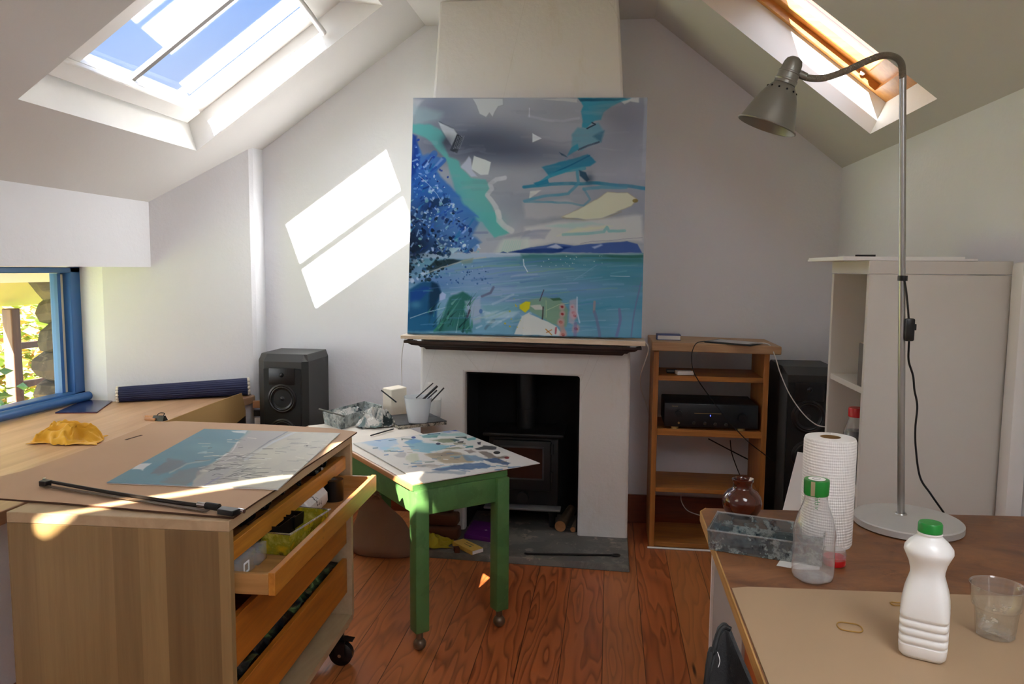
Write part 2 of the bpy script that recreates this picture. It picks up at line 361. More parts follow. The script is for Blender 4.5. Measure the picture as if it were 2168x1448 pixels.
def floor_mat():
    t = NT('pitch_pine_floor'); x, y, z = t.sep(t.co.outputs['Object'])
    W = 0.142; bx = t.math('DIVIDE', x, W); idx = t.math('FLOOR', bx); fr = t.math('FRACT', bx)
    wn = t.n('ShaderNodeTexWhiteNoise', noise_dimensions='1D'); t.set(wn.inputs['W'], idx); r = wn.outputs['Value']
    cmb = t.n('ShaderNodeCombineXYZ'); t.set(cmb.inputs[0], t.math('MULTIPLY', x, 9.0)); t.set(cmb.inputs[1], t.math('MULTIPLY', y, 1.15)); t.set(cmb.inputs[2], t.math('MULTIPLY', idx, 7.3))
    n0 = t.noise(cmb.outputs[0], 1.0, 2, 0.5)
    rings = t.math('FRACT', t.math('MULTIPLY', n0, 13.0))
    fine = t.n('ShaderNodeCombineXYZ'); t.set(fine.inputs[0], t.math('MULTIPLY', x, 130.0)); t.set(fine.inputs[1], t.math('MULTIPLY', y, 3.0)); t.set(fine.inputs[2], idx)
    n1 = t.noise(fine.outputs[0], 1.0, 3, 0.6)
    c = t.ramp(rings, [(0.0, rgb('#c0683a')), (0.5, rgb('#b05a30')), (0.84, rgb('#803718')), (0.97, rgb('#b86234'))])
    c = t.mix(t.ramp(n1, [(0.35, g(0.0)), (0.7, g(0.35))]), c, rgb('#b4683a'))
    c = t.mix(t.math('MULTIPLY', r, 0.8), c, t.mix(0.6, c, rgb('#c98a50')))
    vo = t.vor(cmb.outputs[0], 1.25); c = t.mix(t.ramp(vo.outputs['Distance'], [(0.03, g(0.9)), (0.085, g(0))]), c, rgb('#2a1008'))
    ed = t.math('MINIMUM', fr, t.math('SUBTRACT', 1.0, fr)); c = t.mix(t.ramp(ed, [(0.004, g(0.85)), (0.014, g(0))]), c, rgb('#2b0f06'))
    h = t.math('ADD', t.ramp(ed, [(0.004, g(0)), (0.016, g(1))]), t.math('MULTIPLY', rings, 0.08))
    t.bsdf(c, t.math('ADD', 0.30, t.math('MULTIPLY', n1, 0.15)), t.bump(h, 0.25, 0.002), spec=0.5); return t.m
M['floor'] = floor_mat()
def towel():
    t = NT('quilted_paper'); x, y, z = t.sep(t.co.outputs['Object'])
    wv = t.math('SINE', t.math('MULTIPLY', z, 1050.0)); at = t.math('ARCTAN2', y, x); w2 = t.math('SINE', t.math('MULTIPLY', at, 80.0))
    t.bsdf(rgb('#f4f2ef'), 0.9, t.bump(t.math('ADD', wv, t.math('MULTIPLY', w2, 0.6)), 0.4, 0.001), spec=0.1); return t.m
M['towel'] = towel()
def blindmat(name, k):
    t = NT(name); a = t.n('ShaderNodeBsdfTranslucent'); a.inputs[0].default_value = (.95*k, .98*k, 1.0*k, 1); b = t.n('ShaderNodeBsdfDiffuse'); b.inputs[0].default_value = (.2, .2, .2, 1)
    m = t.n('ShaderNodeAddShader'); t.t.links.new(a.outputs[0], m.inputs[0]); t.t.links.new(b.outputs[0], m.inputs[1]); t.t.links.new(m.outputs[0], t.out.inputs[0]); return t.m
M['dimpane'] = clear('beam_dimming_pane', (.50, .45, .37, 1), .6); M['blind'] = blindmat('fill_blind_left', .38); M['blind_fill'] = blindmat('fill_blind_right', .97)  # unseen added blinds pass sun on as fill; tinted pane dims the beam
def emis(name, col, s):
    t = NT(name); e_ = t.n('ShaderNodeEmission'); e_.inputs[0].default_value = col; e_.inputs[1].default_value = s; t.t.links.new(e_.outputs[0], t.out.inputs[0]); return t.m
M['led'] = emis('blue_led', (0.05, 0.08, 1, 1), 3.0)
M['leafy'] = plain('sunlit_leaf', '#8fa83a', 0.6, var=0.3, vscale=3); M['leafp'] = plain('autumn_leaf', '#d0a35c', 0.6, var=0.3, vscale=3); M['leafd'] = plain('ivy_leaf', '#2f5a36', 0.5, var=0.2)
M['stone'] = splattered('rubble_stone', '#4b443b', ['#3c3731', '#5a5246', '#6a6154'], 7, 0.9); M['post'] = wood('weathered_post', '#4a332a', '#7d5a48', (20, 20, 2)); M['lawn'] = plain('lawn', '#8c9a3a', 0.9, var=0.3)
M['porch'] = plain('porch_sheet', '#a89c6c', 0.7, var=0.25, vscale=3)
# ================================================================== ROOM
YB, YC, YR = 3.93, 3.59, -2.6          # back wall, chimney front, rear gable
XL, XR = -1.867, 1.112
LA = math.radians(34.67); LO = Vector((XL, 0, 1.945)); LD = Vector((math.cos(LA), 0, math.sin(LA))); LN = Vector((-math.sin(LA), 0, math.cos(LA)))
RA = math.atan2(.735, .922); RO = Vector((.19, 0, 2.56)); RD = Vector((math.cos(RA), 0, -math.sin(RA))); RN = Vector((math.sin(RA), 0, math.cos(RA)))
def Lp(a, y, off=0.0): p = LO+LD*a+LN*off; return Vector((p.x, y, p.z))
def Rp(a, y, off=0.0): p = RO+RD*a+RN*off; return Vector((p.x, y, p.z))
def lroof_z(x): return 1.945+(x-XL)*math.tan(LA)

def slab(mb, P, a0, a1, y0, y1, T, holes):
    """roof slab: inner face at off 0, outer face at off T, one hole per call: inner rect -> outer rect"""
    (ia0, ia1, iy0, iy1), (oa0, oa1, oy0, oy1) = holes
    def ring(off, h):
        h0, h1, g0, g1 = h
        for (A0, A1, Y0, Y1) in ((a0, h0, y0, y1), (h1, a1, y0, y1), (h0, h1, y0, g0), (h0, h1, g1, y1)):
            q = [P(A0, Y0, off), P(A1, Y0, off), P(A1, Y1, off), P(A0, Y1, off)]
            mb.face(q)
    ring(0, (ia0, ia1, iy0, iy1)); ring(T, (oa0, oa1, oy0, oy1))
    I = [(ia0, iy0), (ia1, iy0), (ia1, iy1), (ia0, iy1)]; O = [(oa0, oy0), (oa1, oy0), (oa1, oy1), (oa0, oy1)]
    R = MB()
    for i in range(4):
        j = (i+1) % 4; R.face([P(*I[i], 0), P(*I[j], 0), P(*O[j], T), P(*O[i], T)])
    E = [(a0, y0), (a1, y0), (a1, y1), (a0, y1)]
    for i in range(4):
        j = (i+1) % 4; mb.face([P(*E[i], 0), P(*E[j], 0), P(*E[j], T), P(*E[i], T)])
    return R

# floor
mb = MB(); mb.box((-0.6, 0.7, -0.05), (5.2, 7.2, 0.1)); struct('floor', mb, M['floor'], org=(0, 0, 0))
# back wall (gable, 20 cm thick)
prof = [(-3.0, 0), (-3.0, lroof_z(-3.0)), (-0.963, 2.571), (0.19, 2.571), (XR+.2, 1.666), (XR+.2, 0)]
prof = [(-2.4, 0), (-2.4, lroof_z(-2.4)+.01), (-0.963, 2.575), (0.19, 2.575), (XR+.25, 1.64), (XR+.25, 0)]
mb = MB(); mb.hexa([(x, YB, z) for x, z in prof], [(x, YB+.2, z) for x, z in prof]); struct('wall_back', mb, M['wall'], smooth=0)
# rear gable behind the photographer
mb = MB(); mb.box((-.8, YR-.1, 1.4), (4.2, .2, 2.8)); struct('wall_rear', mb, M['wall'], smooth=0)
# right wall
mb = MB()
for (ya, yb2, za, zb) in ((YR, -2.1, 0, 1.826), (-.7, YB+.2, 0, 1.826), (-2.1, -.7, 0, .85), (-2.1, -.7, 1.65, 1.826)):
    mb.box((XR+.1, (ya+yb2)/2, (za+zb)/2), (.2, yb2-ya, zb-za))
struct('wall_right', mb, M['wall'], smooth=0)
mb = MB()
for y in (-2.07, -1.4, -.73): mb.box((XR+.1, y, 1.25), (.06, .06, .8))
for z in (.88, 1.62): mb.box((XR+.1, -1.4, z), (.06, 1.4, .06))
struct('added_window_5', mb, M['white'])  # side window added out of view for the fill lamp
# ceilings
mb = MB()
mb.prism([(-.966, YR), (.193, YR), (.193, YB+.2), (-.966, YB+.2)], 2.56, 2.74); struct('ceiling_flat', mb, M['ceil'], smooth=0)
T = 0.13
mb = MB(); aL0, aL1 = -1.25, 1.25
rev = slab(mb, Lp, aL0, aL1, 1.0, YB+.2, T, ((-.13, .992, 2.355, 3.46), (-.083, .842, 2.5, 3.456)))
rev2 = slab(mb, Lp, aL0, aL1, YR, 1.0, T, ((-.12, .80, -.62, .30), (-.09, .77, -.60, .28)))
struct('ceiling_left', mb, M['ceil'], smooth=0)
for b2 in (rev, rev2): struct('trim_1' if b2 is rev else 'trim_2', b2, M['reveal'], smooth=0)
mb = MB(); revr = slab(mb, Rp, -.18, 1.30, 1.0, YB+.2, T, ((.10, 1.088, 2.673, 3.314), (.12, 1.052, 2.69, 3.312)))
revr2 = slab(mb, Rp, -.18, 1.30, YR, 1.0, T, ((.12, .98, -.55, .62), (.14, .96, -.53, .60)))
struct('ceiling_right', mb, M['ceil'], smooth=0); struct('trim_3', revr, M['reveal'], smooth=0); struct('trim_5', revr2, M['reveal'], smooth=0)
mb = MB(); mb.face([Rp(.04, -.63, .131), Rp(1.06, -.63, .131), Rp(1.06, .70, .131), Rp(.04, .70, .131)]); struct('added_window_6', mb, M['blind_fill'], smooth=0)  # unseen right roof window, added so its blind gives soft fill

# left roof window: white frame, mullion, thin blind rail, glass
def rwbox(mb, P, a0, a1, y0, y1, o0, o1): mb.hexa([P(a0, y0, o0), P(a1, y0, o0), P(a1, y1, o0), P(a0, y1, o0)], [P(a0, y0, o1), P(a1, y0, o1), P(a1, y1, o1), P(a0, y1, o1)])
w1 = empty('window_1', Lp(.35, 2.95, .15), '', ''); del w1['label']; del w1['category']; w1['kind'] = 'structure'
mb = MB(); oo = (.10, .20)
rwbox(mb, Lp, -.16, .012, 2.40, 3.53, .1302, .19); rwbox(mb, Lp, .715, .92, 2.40, 3.53, .1302, .19)
rwbox(mb, Lp, .006, .721, 2.40, 2.61, .1302, .19); rwbox(mb, Lp, .006, .721, 3.392, 3.53, .1302, .19)
obj('window_frame', mb, M['white'], w1)
mb = MB(); rwbox(mb, Lp, -.07, .012, 2.50, 3.40, .10, .13); obj('sash_rail', mb, M['white'], w1, bevel=.006)
mb = MB(); rwbox(mb, Lp, .012, .715, 2.926, 2.95, .146, .166); obj('glazing_bar', mb, M['grey'], w1)
mb = MB(); rwbox(mb, Lp, .012, .715, 3.250, 3.262, .140, .162); obj('blind_rail', mb, M['white'], w1)
mb = MB(); mb.cyl(Lp(.76, 2.9, .10), Lp(.70, 3.44, .06), .014); obj('control_bar', mb, M['alumat'], w1)
mb = MB(); mb.face([Lp(.012, 2.61, .155), Lp(.715, 2.61, .155), Lp(.715, 3.392, .155), Lp(.012, 3.392, .155)]); obj('pane', mb, M['glass'], w1)
# right roof window: varnished pine frame
w2 = empty('window_2', Rp(.6, 3.0, .15), '', ''); del w2['label']; del w2['category']; w2['kind'] = 'structure'
PW = wood('varnished_pine_frame', '#c07a34', '#e2a45c', (2.5, 20, 20), 1, 0.35)
mb = MB(); rwbox(mb, Rp, .05, 1.12, 3.285, 3.38, .1302, .19); rwbox(mb, Rp, .05, 1.12, 2.62, 2.74, .1302, .19)
rwbox(mb, Rp, .985, 1.12, 2.735, 3.290, .1302, .19); rwbox(mb, Rp, .05, .19, 2.735, 3.290, .1302, .19); obj('window_frame', mb, PW, w2)
mb = MB(); rwbox(mb, Rp, .185, .990, 3.245, 3.290, .158, .215); rwbox(mb, Rp, .185, .990, 2.734, 2.95, .155, .215)
rwbox(mb, Rp, .91, .990, 2.94, 3.25, .155, .215); rwbox(mb, Rp, .185, .42, 2.94, 3.25, .155, .215); obj('sash', mb, PW, w2, bevel=.005)
mb = MB(); mb.cyl(Rp(.90, 3.284, .150), Rp(.90, 3.272, .150), .011); obj('pivot_knob', mb, M['chrome'], w2)
mb = MB(); mb.face([Rp(.42, 2.95, .19), Rp(.91, 2.95, .19), Rp(.91, 3.247, .19), Rp(.42, 3.247, .19)]); obj('pane', mb, M['glass'], w2)
# added rear roof window, out of view; blind gaps cut to shape the sunbeam
def la(x, off=.131): return (x-XL+off*math.sin(LA))/math.cos(LA)
gaps = [[(-1.792, -.362), (-1.785, -.337), (-1.71, -.338), (-1.648, -.316), (-1.589, -.303), (-1.542, -.289), (-1.454, -.270), (-1.418, -.272), (-1.405, -.300), (-1.494, -.324), (-1.568, -.349), (-1.632, -.351), (-1.716, -.384), (-1.757, -.391), (-1.780, -.385)],
        [(-1.407, -.215), (-1.411, -.06), (-1.428, .04), (-1.440, .12), (-1.40, .142), (-1.33, .146), (-1.325, .03), (-1.31, -.03), (-1.25, -.165), (-1.293, -.137), (-1.36, -.112), (-1.386, -.105), (-1.396, -.205)]]
mb = MB(); outer = [(-.16, -.70), (.86, -.70), (.86, .38), (-.16, .38)]
vo = [mb.b.verts.new(Lp(a, y, .131)) for a, y in outer]; vi = [[mb.b.verts.new(Lp(la(x), y, .131)) for x, y in gp] for gp in gaps]
ed = [mb.b.edges.new((L[i], L[(i+1) % len(L)])) for L in (vo, *vi) for i in range(len(L))]
bmesh.ops.triangle_fill(mb.b, edges=ed, use_beauty=True)
def in_gap(p):
    a, y = (p-LO).dot(LD), p.y; r = False
    for gap in gaps:
        n = len(gap)
        for i in range(n):
            (x1, y1), (x2, y2) = (la(gap[i][0]), gap[i][1]), (la(gap[(i+1) % n][0]), gap[(i+1) % n][1])
            if (y1 > y) != (y2 > y) and a < (x2-x1)*(y-y1)/(y2-y1)+x1: r = not r
    return r
bmesh.ops.delete(mb.b, geom=[f for f in mb.b.faces if in_gap(f.calc_center_median())], context='FACES')
w4 = struct('added_window_4', mb, M['blind'], smooth=0)
mb = MB(); mb.face([Lp(-.14, -.68, .136), Lp(.84, -.68, .136), Lp(.84, .36, .136), Lp(-.14, .36, .136)]); obj('pane', mb, M['dimpane'], w4)  # tinted pane added to weaken the sun through the gaps

# chimney breast: tapered upper part, fireplace opening below
mb = MB()
ox0, ox1, oz1 = -.691, -.134, .82
cpts = [(-.918, 0), (ox0, 0), (ox0, oz1), (ox1, oz1-.008), (ox1, 0), (.107, 0), (.105, .81), (.100, .96), (.046, 1.5), (.044, 2.1), (.012, 2.57), (-.816, 2.57), (-.850, 2.1), (-.86, 1.5), (-.912, .96), (-.916, .82)]
mb.hexa([(x, YC, z) for x, z in cpts], [(x, YB+.01, z) for x, z in cpts])
struct('chimney_breast', mb, M['breast'], smooth=0, bevel=.012)
mb = MB(); mb.box((-.412, YB-.005, .41), (.62, .02, .84)); mb.box((ox0+.004, 3.78, .41), (.008, .28, .82)); mb.box((ox1-.004, 3.78, .41), (.008, .28, .82)); mb.box((-.412, 3.77, .815), (.56, .3, .012))
struct('fireplace_lining', mb, M['soot'], smooth=0)
# left: splayed wall, window wall, bulkhead
def wedge(poly, z0, dz=.03):
    m_ = MB(); lo = [(x, y, z0) for x, y in poly]; hi = [(x, y, lroof_z(x)+dz) for x, y in poly]; m_.hexa(lo, hi); return m_
m_ = wedge([(XL, YB+.15), (XL, YB), (XL-.006, 3.83), (-1.887, 3.808), (-2.5, 3.472), (-2.72, 3.472), (-2.72, YB+.15)], 0); struct('wall_left_splay', m_, M['wall'], smooth=0, bevel=.015)
m_ = wedge([(-2.307, YR), (-2.307, 3.60), (-2.82, 3.60), (-2.82, YR)], 1.315); struct('wall_left_bulkhead', m_, M['wall'], smooth=0)
mb = MB(); mb.box((-2.733, -.55, .7), (.18, 4.1, 1.4)); mb.box((-2.733, 2.55, .32), (.18, 2.1, .64)); struct('wall_left', mb, M['wall'], smooth=0)
mb = MB(); mb.box((-1.70, .3, .298), (.04, 3.6, .596)); struct('wall_left_panel', mb, M['wall'], smooth=0)
mb = MB(); mb.box((-1.672, .3, .06), (.018, 3.6, .12)); struct('baseboard_left', mb, M['skirt'])
# left window (blue)
w3 = empty('window_3', (-2.64, 2.7, .65), '', ''); del w3['label']; del w3['category']; w3['kind'] = 'structure'
y0, y1, z0, z1 = 1.5, 3.472, .655, 1.312
mb = MB()
mb.box((-2.655, (y0+y1)/2, z1-.014), (.07, y1-y0, .028)); mb.box((-2.655, (y0+y1)/2, z0+.02), (.07, y1-y0, .04))
mb.box((-2.655, y1-.035, (z0+z1)/2), (.07, .07, z1-z0)); mb.box((-2.655, y0+.035, (z0+z1)/2), (.07, .07, z1-z0)); obj('window_frame', mb, M['blue'], w3, bevel=.004)
mb = MB(); mb.box((-2.67, y1-.083, (z0+z1)/2), (.02, .022, z1-z0-.07)); obj('draught_strip', mb, M['cream'], w3)
mb = MB(); mb.box((-2.675, y1-.105, (z0+z1)/2), (.04, .022, z1-z0-.06)); obj('sash', mb, M['blue'], w3)
mb = MB(); mb.cyl((-2.60, y0, .667), (-2.60, y1-.004, .667), .022, seg=14); obj('window_sill', mb, M['blue'], w3)
mb = MB(); mb.face([(-2.672, y0+.07, z0+.04), (-2.672, y1-.1, z0+.04), (-2.672, y1-.1, z1-.028), (-2.672, y0+.07, z1-.028)]); obj('pane', mb, M['plainglass'], w3)
# skirtings and the white boxing by the bookcase
mb = MB(); mb.box((.61, YB-.011, .075), (1.0, .022, .15)); mb.box((-1.40, YB-.011, .075), (.93, .022, .15)); struct('baseboard_back', mb, M['skirt'], bevel=.004)
mb = MB(); mb.box((XR-.011, .8, .075), (.022, 6.2, .15)); struct('baseboard_right', mb, M['skirt'])
mb = MB(); mb.box((1.089, 2.165, .75), (.046, .06, 1.2), bev=.012); struct('trim_4', mb, M['milk'])
# hearth
mb = MB(); mb.hexa([(-.985, 3.285, 0), (.112, 3.242, 0), (.112, YC+.31, 0), (-.96, YC+.31, 0)], [(-.975, 3.295, .03), (.108, 3.254, .03), (.108, YC+.31, .03), (-.95, YC+.31, .03)])
struct('hearth_slab', mb, M['slate'], smooth=0, bevel=.004)

# ================================================================== OUTSIDE THE LEFT WINDOW
rnd = random.Random(5)
mb = MB(); mb.box((-9, 4, -.15), (12.6, 14, .1)); struct('ground_outside', mb, M['lawn'])
mb = MB(); mb.sheet([(-2.78, 2.3, 1.40), (-3.36, 2.3, 1.09), (-3.36, 4.7, 1.09), (-2.78, 4.7, 1.40)], .02); p_ = obj('porch_roof', mb, M['porch']); tag(p_, 'weathered sheet of a lean-to roof outside the blue window', 'roof')
mb = MB()
for k in range(9):                                                   # rubble pier: rough stones in one wall
    mb.ball((-3.0-.02*rnd.random(), 3.84+.03*rnd.uniform(-1, 1), .02+k*.15), .13, 12, (1.0, 1.20+.3*rnd.random(), .72))
b_ = mb.b
for v in b_.verts: v.co += Vector(mnoise.noise_vector(v.co*9))*.03
p_ = obj('stone_wall', mb, M['stone'], smooth=.3); tag(p_, 'rough rubble stone pier just outside the blue window', 'wall')
tr = empty('wooden_trellis', (-3.3, 3.8, -.1), 'weathered timber post with two side rails seen through the blue window', 'trellis')
mb = MB(); mb.box((-3.3, 3.805, .49), (.06, .065, 1.18)); obj('post', mb, M['post'], tr, bevel=.006)
for z in (.865, .645): mb = MB(); mb.box((-3.3, 3.93, z), (.035, .22, .035)); obj('rail', mb, M['post'], tr)
def leafcloud(name, n, cx, cy, cz, dx, dy, dz, size, mats, label, cat, seed):
    r = random.Random(seed); m_ = MB()
    for k in range(n):
        p = Vector((cx+r.gauss(0, dx), cy+r.gauss(0, dy), max(-.05, cz+r.gauss(0, dz)))); s = size*r.uniform(.6, 1.4)
        q = Matrix.Rotation(r.uniform(0, 6.28), 3, 'Z') @ Matrix.Rotation(r.uniform(0, 3.14), 3, 'X')
        f = m_.face([p+q @ Vector(v)*s for v in ((-.5, 0, 0), (0, -.32, .08), (.6, 0, 0), (0, .32, .08))]); f.material_index = r.choice(range(len(mats)))
    o = obj(name, m_, mats, smooth=0, recalc=False); tag(o, label, cat); return o
h_ = leafcloud('garden_bank', 9000, -5.6, 5.8, .45, .55, 1.8, .45, .10, [M['leafy'], M['leafp'], M['leafp'], M['leafy'], M['lawn']], 'sunlit yellow green undergrowth on the bank beyond the blue window', 'undergrowth', 3); h_['kind'] = 'stuff'
h_ = leafcloud('ivy', 60, -3.16, 3.46, .60, .03, .09, .07, .07, [M['leafd']], 'dark green ivy sprays at the foot of the blue window outside', 'ivy', 8); h_['kind'] = 'stuff'

def portal(name, P, a0, a1, y0, y1, off):
    c = P((a0+a1)/2, (y0+y1)/2, off); n = (P(0, 0, 0)-P(0, 0, 1))
    l = bpy.data.lights.new(name, 'AREA'); l.shape = 'RECTANGLE'; l.cycles.is_portal = True
    o = bpy.data.objects.new(name, l); COL.objects.link(o)
    x = (P(a1, 0, 0)-P(a0, 0, 0)); y = Vector((0, 1, 0)); z = -n.normalized(); m = frame_m(c, x, y)
    if (m.to_3x3() @ Vector((0, 0, 1))).dot(n) > 0: m = frame_m(c, x, -y)
    o.matrix_world = m; l.size = a1-a0; l.size_y = y1-y0
portal('roof_window_portal', Lp, -.09, .85, 2.48, 3.48, .205); portal('roof_window_portal', Rp, .1, 1.07, 2.66, 3.33, .225)
portal('roof_window_portal', Lp, -.10, .80, -.62, .30, .14)
portal('side_window_portal', lambda a, y, o: Vector((-2.70-o, y, a)), .65, 1.33, 1.5, 3.48, 0)
# ================================================================== PAINTED SURFACES
class Paint:
    """colour field on a quad (world corners TL, TR, BR, BL); strokes are given in the frame's own picture coordinates"""
    def __init__(s, quad, W, H, base, seed=1, gain=1.0):
        s.q = [np.array(p, float) for p in quad]; s.W, s.H, s.gain = W, H, gain
        u, v = np.meshgrid(np.linspace(0, 1, W), np.linspace(0, 1, H)); s.u, s.v = u, v
        P = (s.q[0][None, None]*((1-u)*(1-v))[..., None]+s.q[1]*(u*(1-v))[..., None]+s.q[2]*(u*v)[..., None]+s.q[3]*((1-u)*v)[..., None])
        s.P = P; d = P-CAM; z = d@FW; s.X = CX+F_PX*(d@RT)/z; s.Y = CY-F_PX*(d@UP)/z
        s.c = np.zeros((H, W, 3)); s.c[:] = s.col(base); s.rs = np.random.RandomState(seed); s.k = 0.5; s.gam = 1.0
    def col(s, h): h = h.lstrip('#'); return np.array([int(h[i:i+2], 16) for i in (0, 2, 4)], float)
    def noise(s, sx, sy, oct_=3):
        out = np.zeros((s.H, s.W)); amp = 1.0; tot = 0
        for o in range(oct_):
            nx, ny = max(2, int(sx*2**o)), max(2, int(sy*2**o)); gr = s.rs.rand(ny+2, nx+2)
            x = s.u*nx; y = s.v*ny; xi = np.minimum(x.astype(int), nx); yi = np.minimum(y.astype(int), ny); fx = x-xi; fy = y-yi
            fx = fx*fx*(3-2*fx); fy = fy*fy*(3-2*fy)
            out += amp*(gr[yi, xi]*(1-fx)*(1-fy)+gr[yi, xi+1]*fx*(1-fy)+gr[yi+1, xi]*(1-fx)*fy+gr[yi+1, xi+1]*fx*fy); tot += amp; amp *= .5
        return out/tot
    def blend(s, m, color, a=1.0):
        m = np.clip(m*a, 0, 1)[..., None]; c = s.col(color) if isinstance(color, str) else color; s.c = s.c*(1-m)+c*m
    def sdist(s, pts, wx=0.0, f=18):
        X = s.X+(s.noise(f, f)-.5)*2*wx if wx else s.X; Y = s.Y+(s.noise(f, f)-.5)*2*wx if wx else s.Y
        n = len(pts); ins = np.zeros(X.shape, bool); d = np.full(X.shape, 1e9)
        for i in range(n):
            (x1, y1), (x2, y2) = pts[i], pts[(i+1) % n]
            if y1 != y2: ins ^= ((y1 > Y) != (y2 > Y)) & (X < (x2-x1)*(Y-y1)/(y2-y1)+x1)
            L = (x2-x1)**2+(y2-y1)**2+1e-9; t = np.clip(((X-x1)*(x2-x1)+(Y-y1)*(y2-y1))/L, 0, 1)
            d = np.minimum(d, np.hypot(X-x1-t*(x2-x1), Y-y1-t*(y2-y1)))
        return np.where(ins, d, -d)
    def poly(s, pts, color, a=1.0, soft=1.0, warp=2.0, tex=0.0, sx=6, sy=6, edge=None):
        d = s.sdist(pts, warp); m = np.clip(d/(soft*s.k)*.5+.5, 0, 1)
        if tex: m = m*(1-tex+tex*np.clip((s.noise(sx, sy, 4)-.3)*2.6, 0, 1))
        s.blend(m, color, a)
        if edge: s.blend(np.clip(1-np.abs(d)/1.6, 0, 1), edge, .55)
    def line(s, pts, w, color, a=1.0, soft=.7, warp=1.0, tex=0.0, sx=20, sy=6, taper=False):
        X = s.X+(s.noise(14, 14)-.5)*2*warp; Y = s.Y+(s.noise(14, 14)-.5)*2*warp; d = np.full(X.shape, 1e9); n = len(pts)-1
        for i in range(n):
            (x1, y1), (x2, y2) = pts[i], pts[i+1]; L = (x2-x1)**2+(y2-y1)**2+1e-9; t = np.clip(((X-x1)*(x2-x1)+(Y-y1)*(y2-y1))/L, 0, 1)
            dd = np.hypot(X-x1-t*(x2-x1), Y-y1-t*(y2-y1))
            if taper: dd = dd+w*.5*((i+t)/n)
            d = np.minimum(d, dd)
        m = np.clip((w/2-d)/(soft*s.k+.3)+.5, 0, 1)
        if tex: m = m*(1-tex+tex*np.clip((s.noise(sx, sy, 3)-.3)*2.6, 0, 1))
        s.blend(m, color, a)
    def dab(s, x, y, rx, ry, color, a=1.0, ang=0.0, soft=.25):
        ca, sa = math.cos(ang), math.sin(ang); dx, dy = s.X-x, s.Y-y; r = np.hypot((dx*ca+dy*sa)/rx, (-dx*sa+dy*ca)/ry)
        s.blend(np.clip((1-r)/soft+.5, 0, 1), color, a)
    def wash(s, x, y, rx, ry, color, a=1.0): s.blend(np.exp(-(((s.X-x)/rx)**2+((s.Y-y)/ry)**2)), color, a)
    def scatter(s, n, box, size, cols, a=(.6, 1), clip=None, ang=None, asp=(.5, 1.0)):
        x0, y0, x1, y1 = box
        for k in range(n):
            x, y = s.rs.uniform(x0, x1), s.rs.uniform(y0, y1)
            if clip and not clip(x, y): continue
            r = s.rs.uniform(*size); s.dab(x, y, r, r*s.rs.uniform(*asp), cols[s.rs.randint(len(cols))], s.rs.uniform(*a), s.rs.uniform(-1.5, 1.5) if ang is None else ang+s.rs.uniform(-.25, .25))
    def mesh(s, name, mat, parent=None, thick=None, relief=0.0):
        H, W = s.H, s.W; me = bpy.data.meshes.new(name); n = (s.q[1]-s.q[0]); m_ = (s.q[3]-s.q[0]); nn = np.cross(m_, n); nn /= np.linalg.norm(nn)
        V = s.P.reshape(-1, 3); O = np.array(ORG[parent.name]) if parent else V.mean(0)
        idx = np.arange(H*W).reshape(H, W); fa = np.stack([idx[:-1, :-1], idx[1:, :-1], idx[1:, 1:], idx[:-1, 1:]], -1).reshape(-1, 4)
        verts = [tuple(p) for p in (V-O)]; faces = [tuple(f) for f in fa.tolist()]
        if thick:
            q = [s.q[0], s.q[1], s.q[2], s.q[3]]; b0 = len(verts)
            ring = list(idx[0, :])+list(idx[1:, -1])+list(idx[-1, -2::-1])+list(idx[-2:0:-1, 0]); ring = [int(i) for i in ring]
            for i in ring: verts.append(tuple(V[i]-nn*thick-O))
            k = len(ring)
            for i in range(k): faces.append((ring[i], ring[(i+1) % k], b0+(i+1) % k, b0+i))
            faces.append(tuple(b0+i for i in range(k))[::-1])
        me.from_pydata(verts, [], faces); me.update()
        at = me.color_attributes.new('paint', 'FLOAT_COLOR', 'POINT')
        c = np.clip(s.c, 0, 255)/255.0; c = np.where(c <= .04045, c/12.92, ((c+.055)/1.055)**2.4); c = np.clip(c**s.gam*s.gain, 0, .93)
        arr = np.ones((len(verts), 4)); arr[:H*W, :3] = c.reshape(-1, 3); 
        if thick: arr[H*W:, :3] = arr[ring, :3]*0+.75
        at.data.foreach_set('color', arr.astype(np.float32).ravel())
        me.materials.append(mat); o = bpy.data.objects.new(name, me); COL.objects.link(o)
        if parent: o.parent = parent
        else: o.location = O
        ORG[o.name] = Vector(O); return o
M['paint'] = vcol('oil_paint', .6, .12, .15); M['paintflat'] = vcol('flat_paint', 0.6, 0.05)

# ------------------------------------------------ the big canvas on the mantelpiece
q1 = lambda *p: [(860+p[i]/5.569, 200+p[i+1]/5.569) for i in range(0, len(p), 2)]
q2 = lambda *p: [(1110+p[i]/5.570, 200+p[i+1]/5.570) for i in range(0, len(p), 2)]
q3 = lambda *p: [(860+p[i]/5.362, 450+p[i+1]/5.362) for i in range(0, len(p), 2)]
q4 = lambda *p: [(1110+p[i]/5.363, 450+p[i+1]/5.363) for i in range(0, len(p), 2)]
MB_Z = 1.010
yb_, yt_ = 3.465, 3.545
cTL, cTR, cBR, cBL = [Yp(875, 207, yt_), Yp(1371, 206.5, yt_), Yp(1358, 716, yb_), Yp(862.5, 705, yb_)]
cBL.z = cBR.z = MB_Z+.002
P = Paint((cTL, cTR, cBR, cBL), 470, 470, '#b9b9c2', 11, np.array([.95, 1.06, 1.16]))
P.gam = 1.12
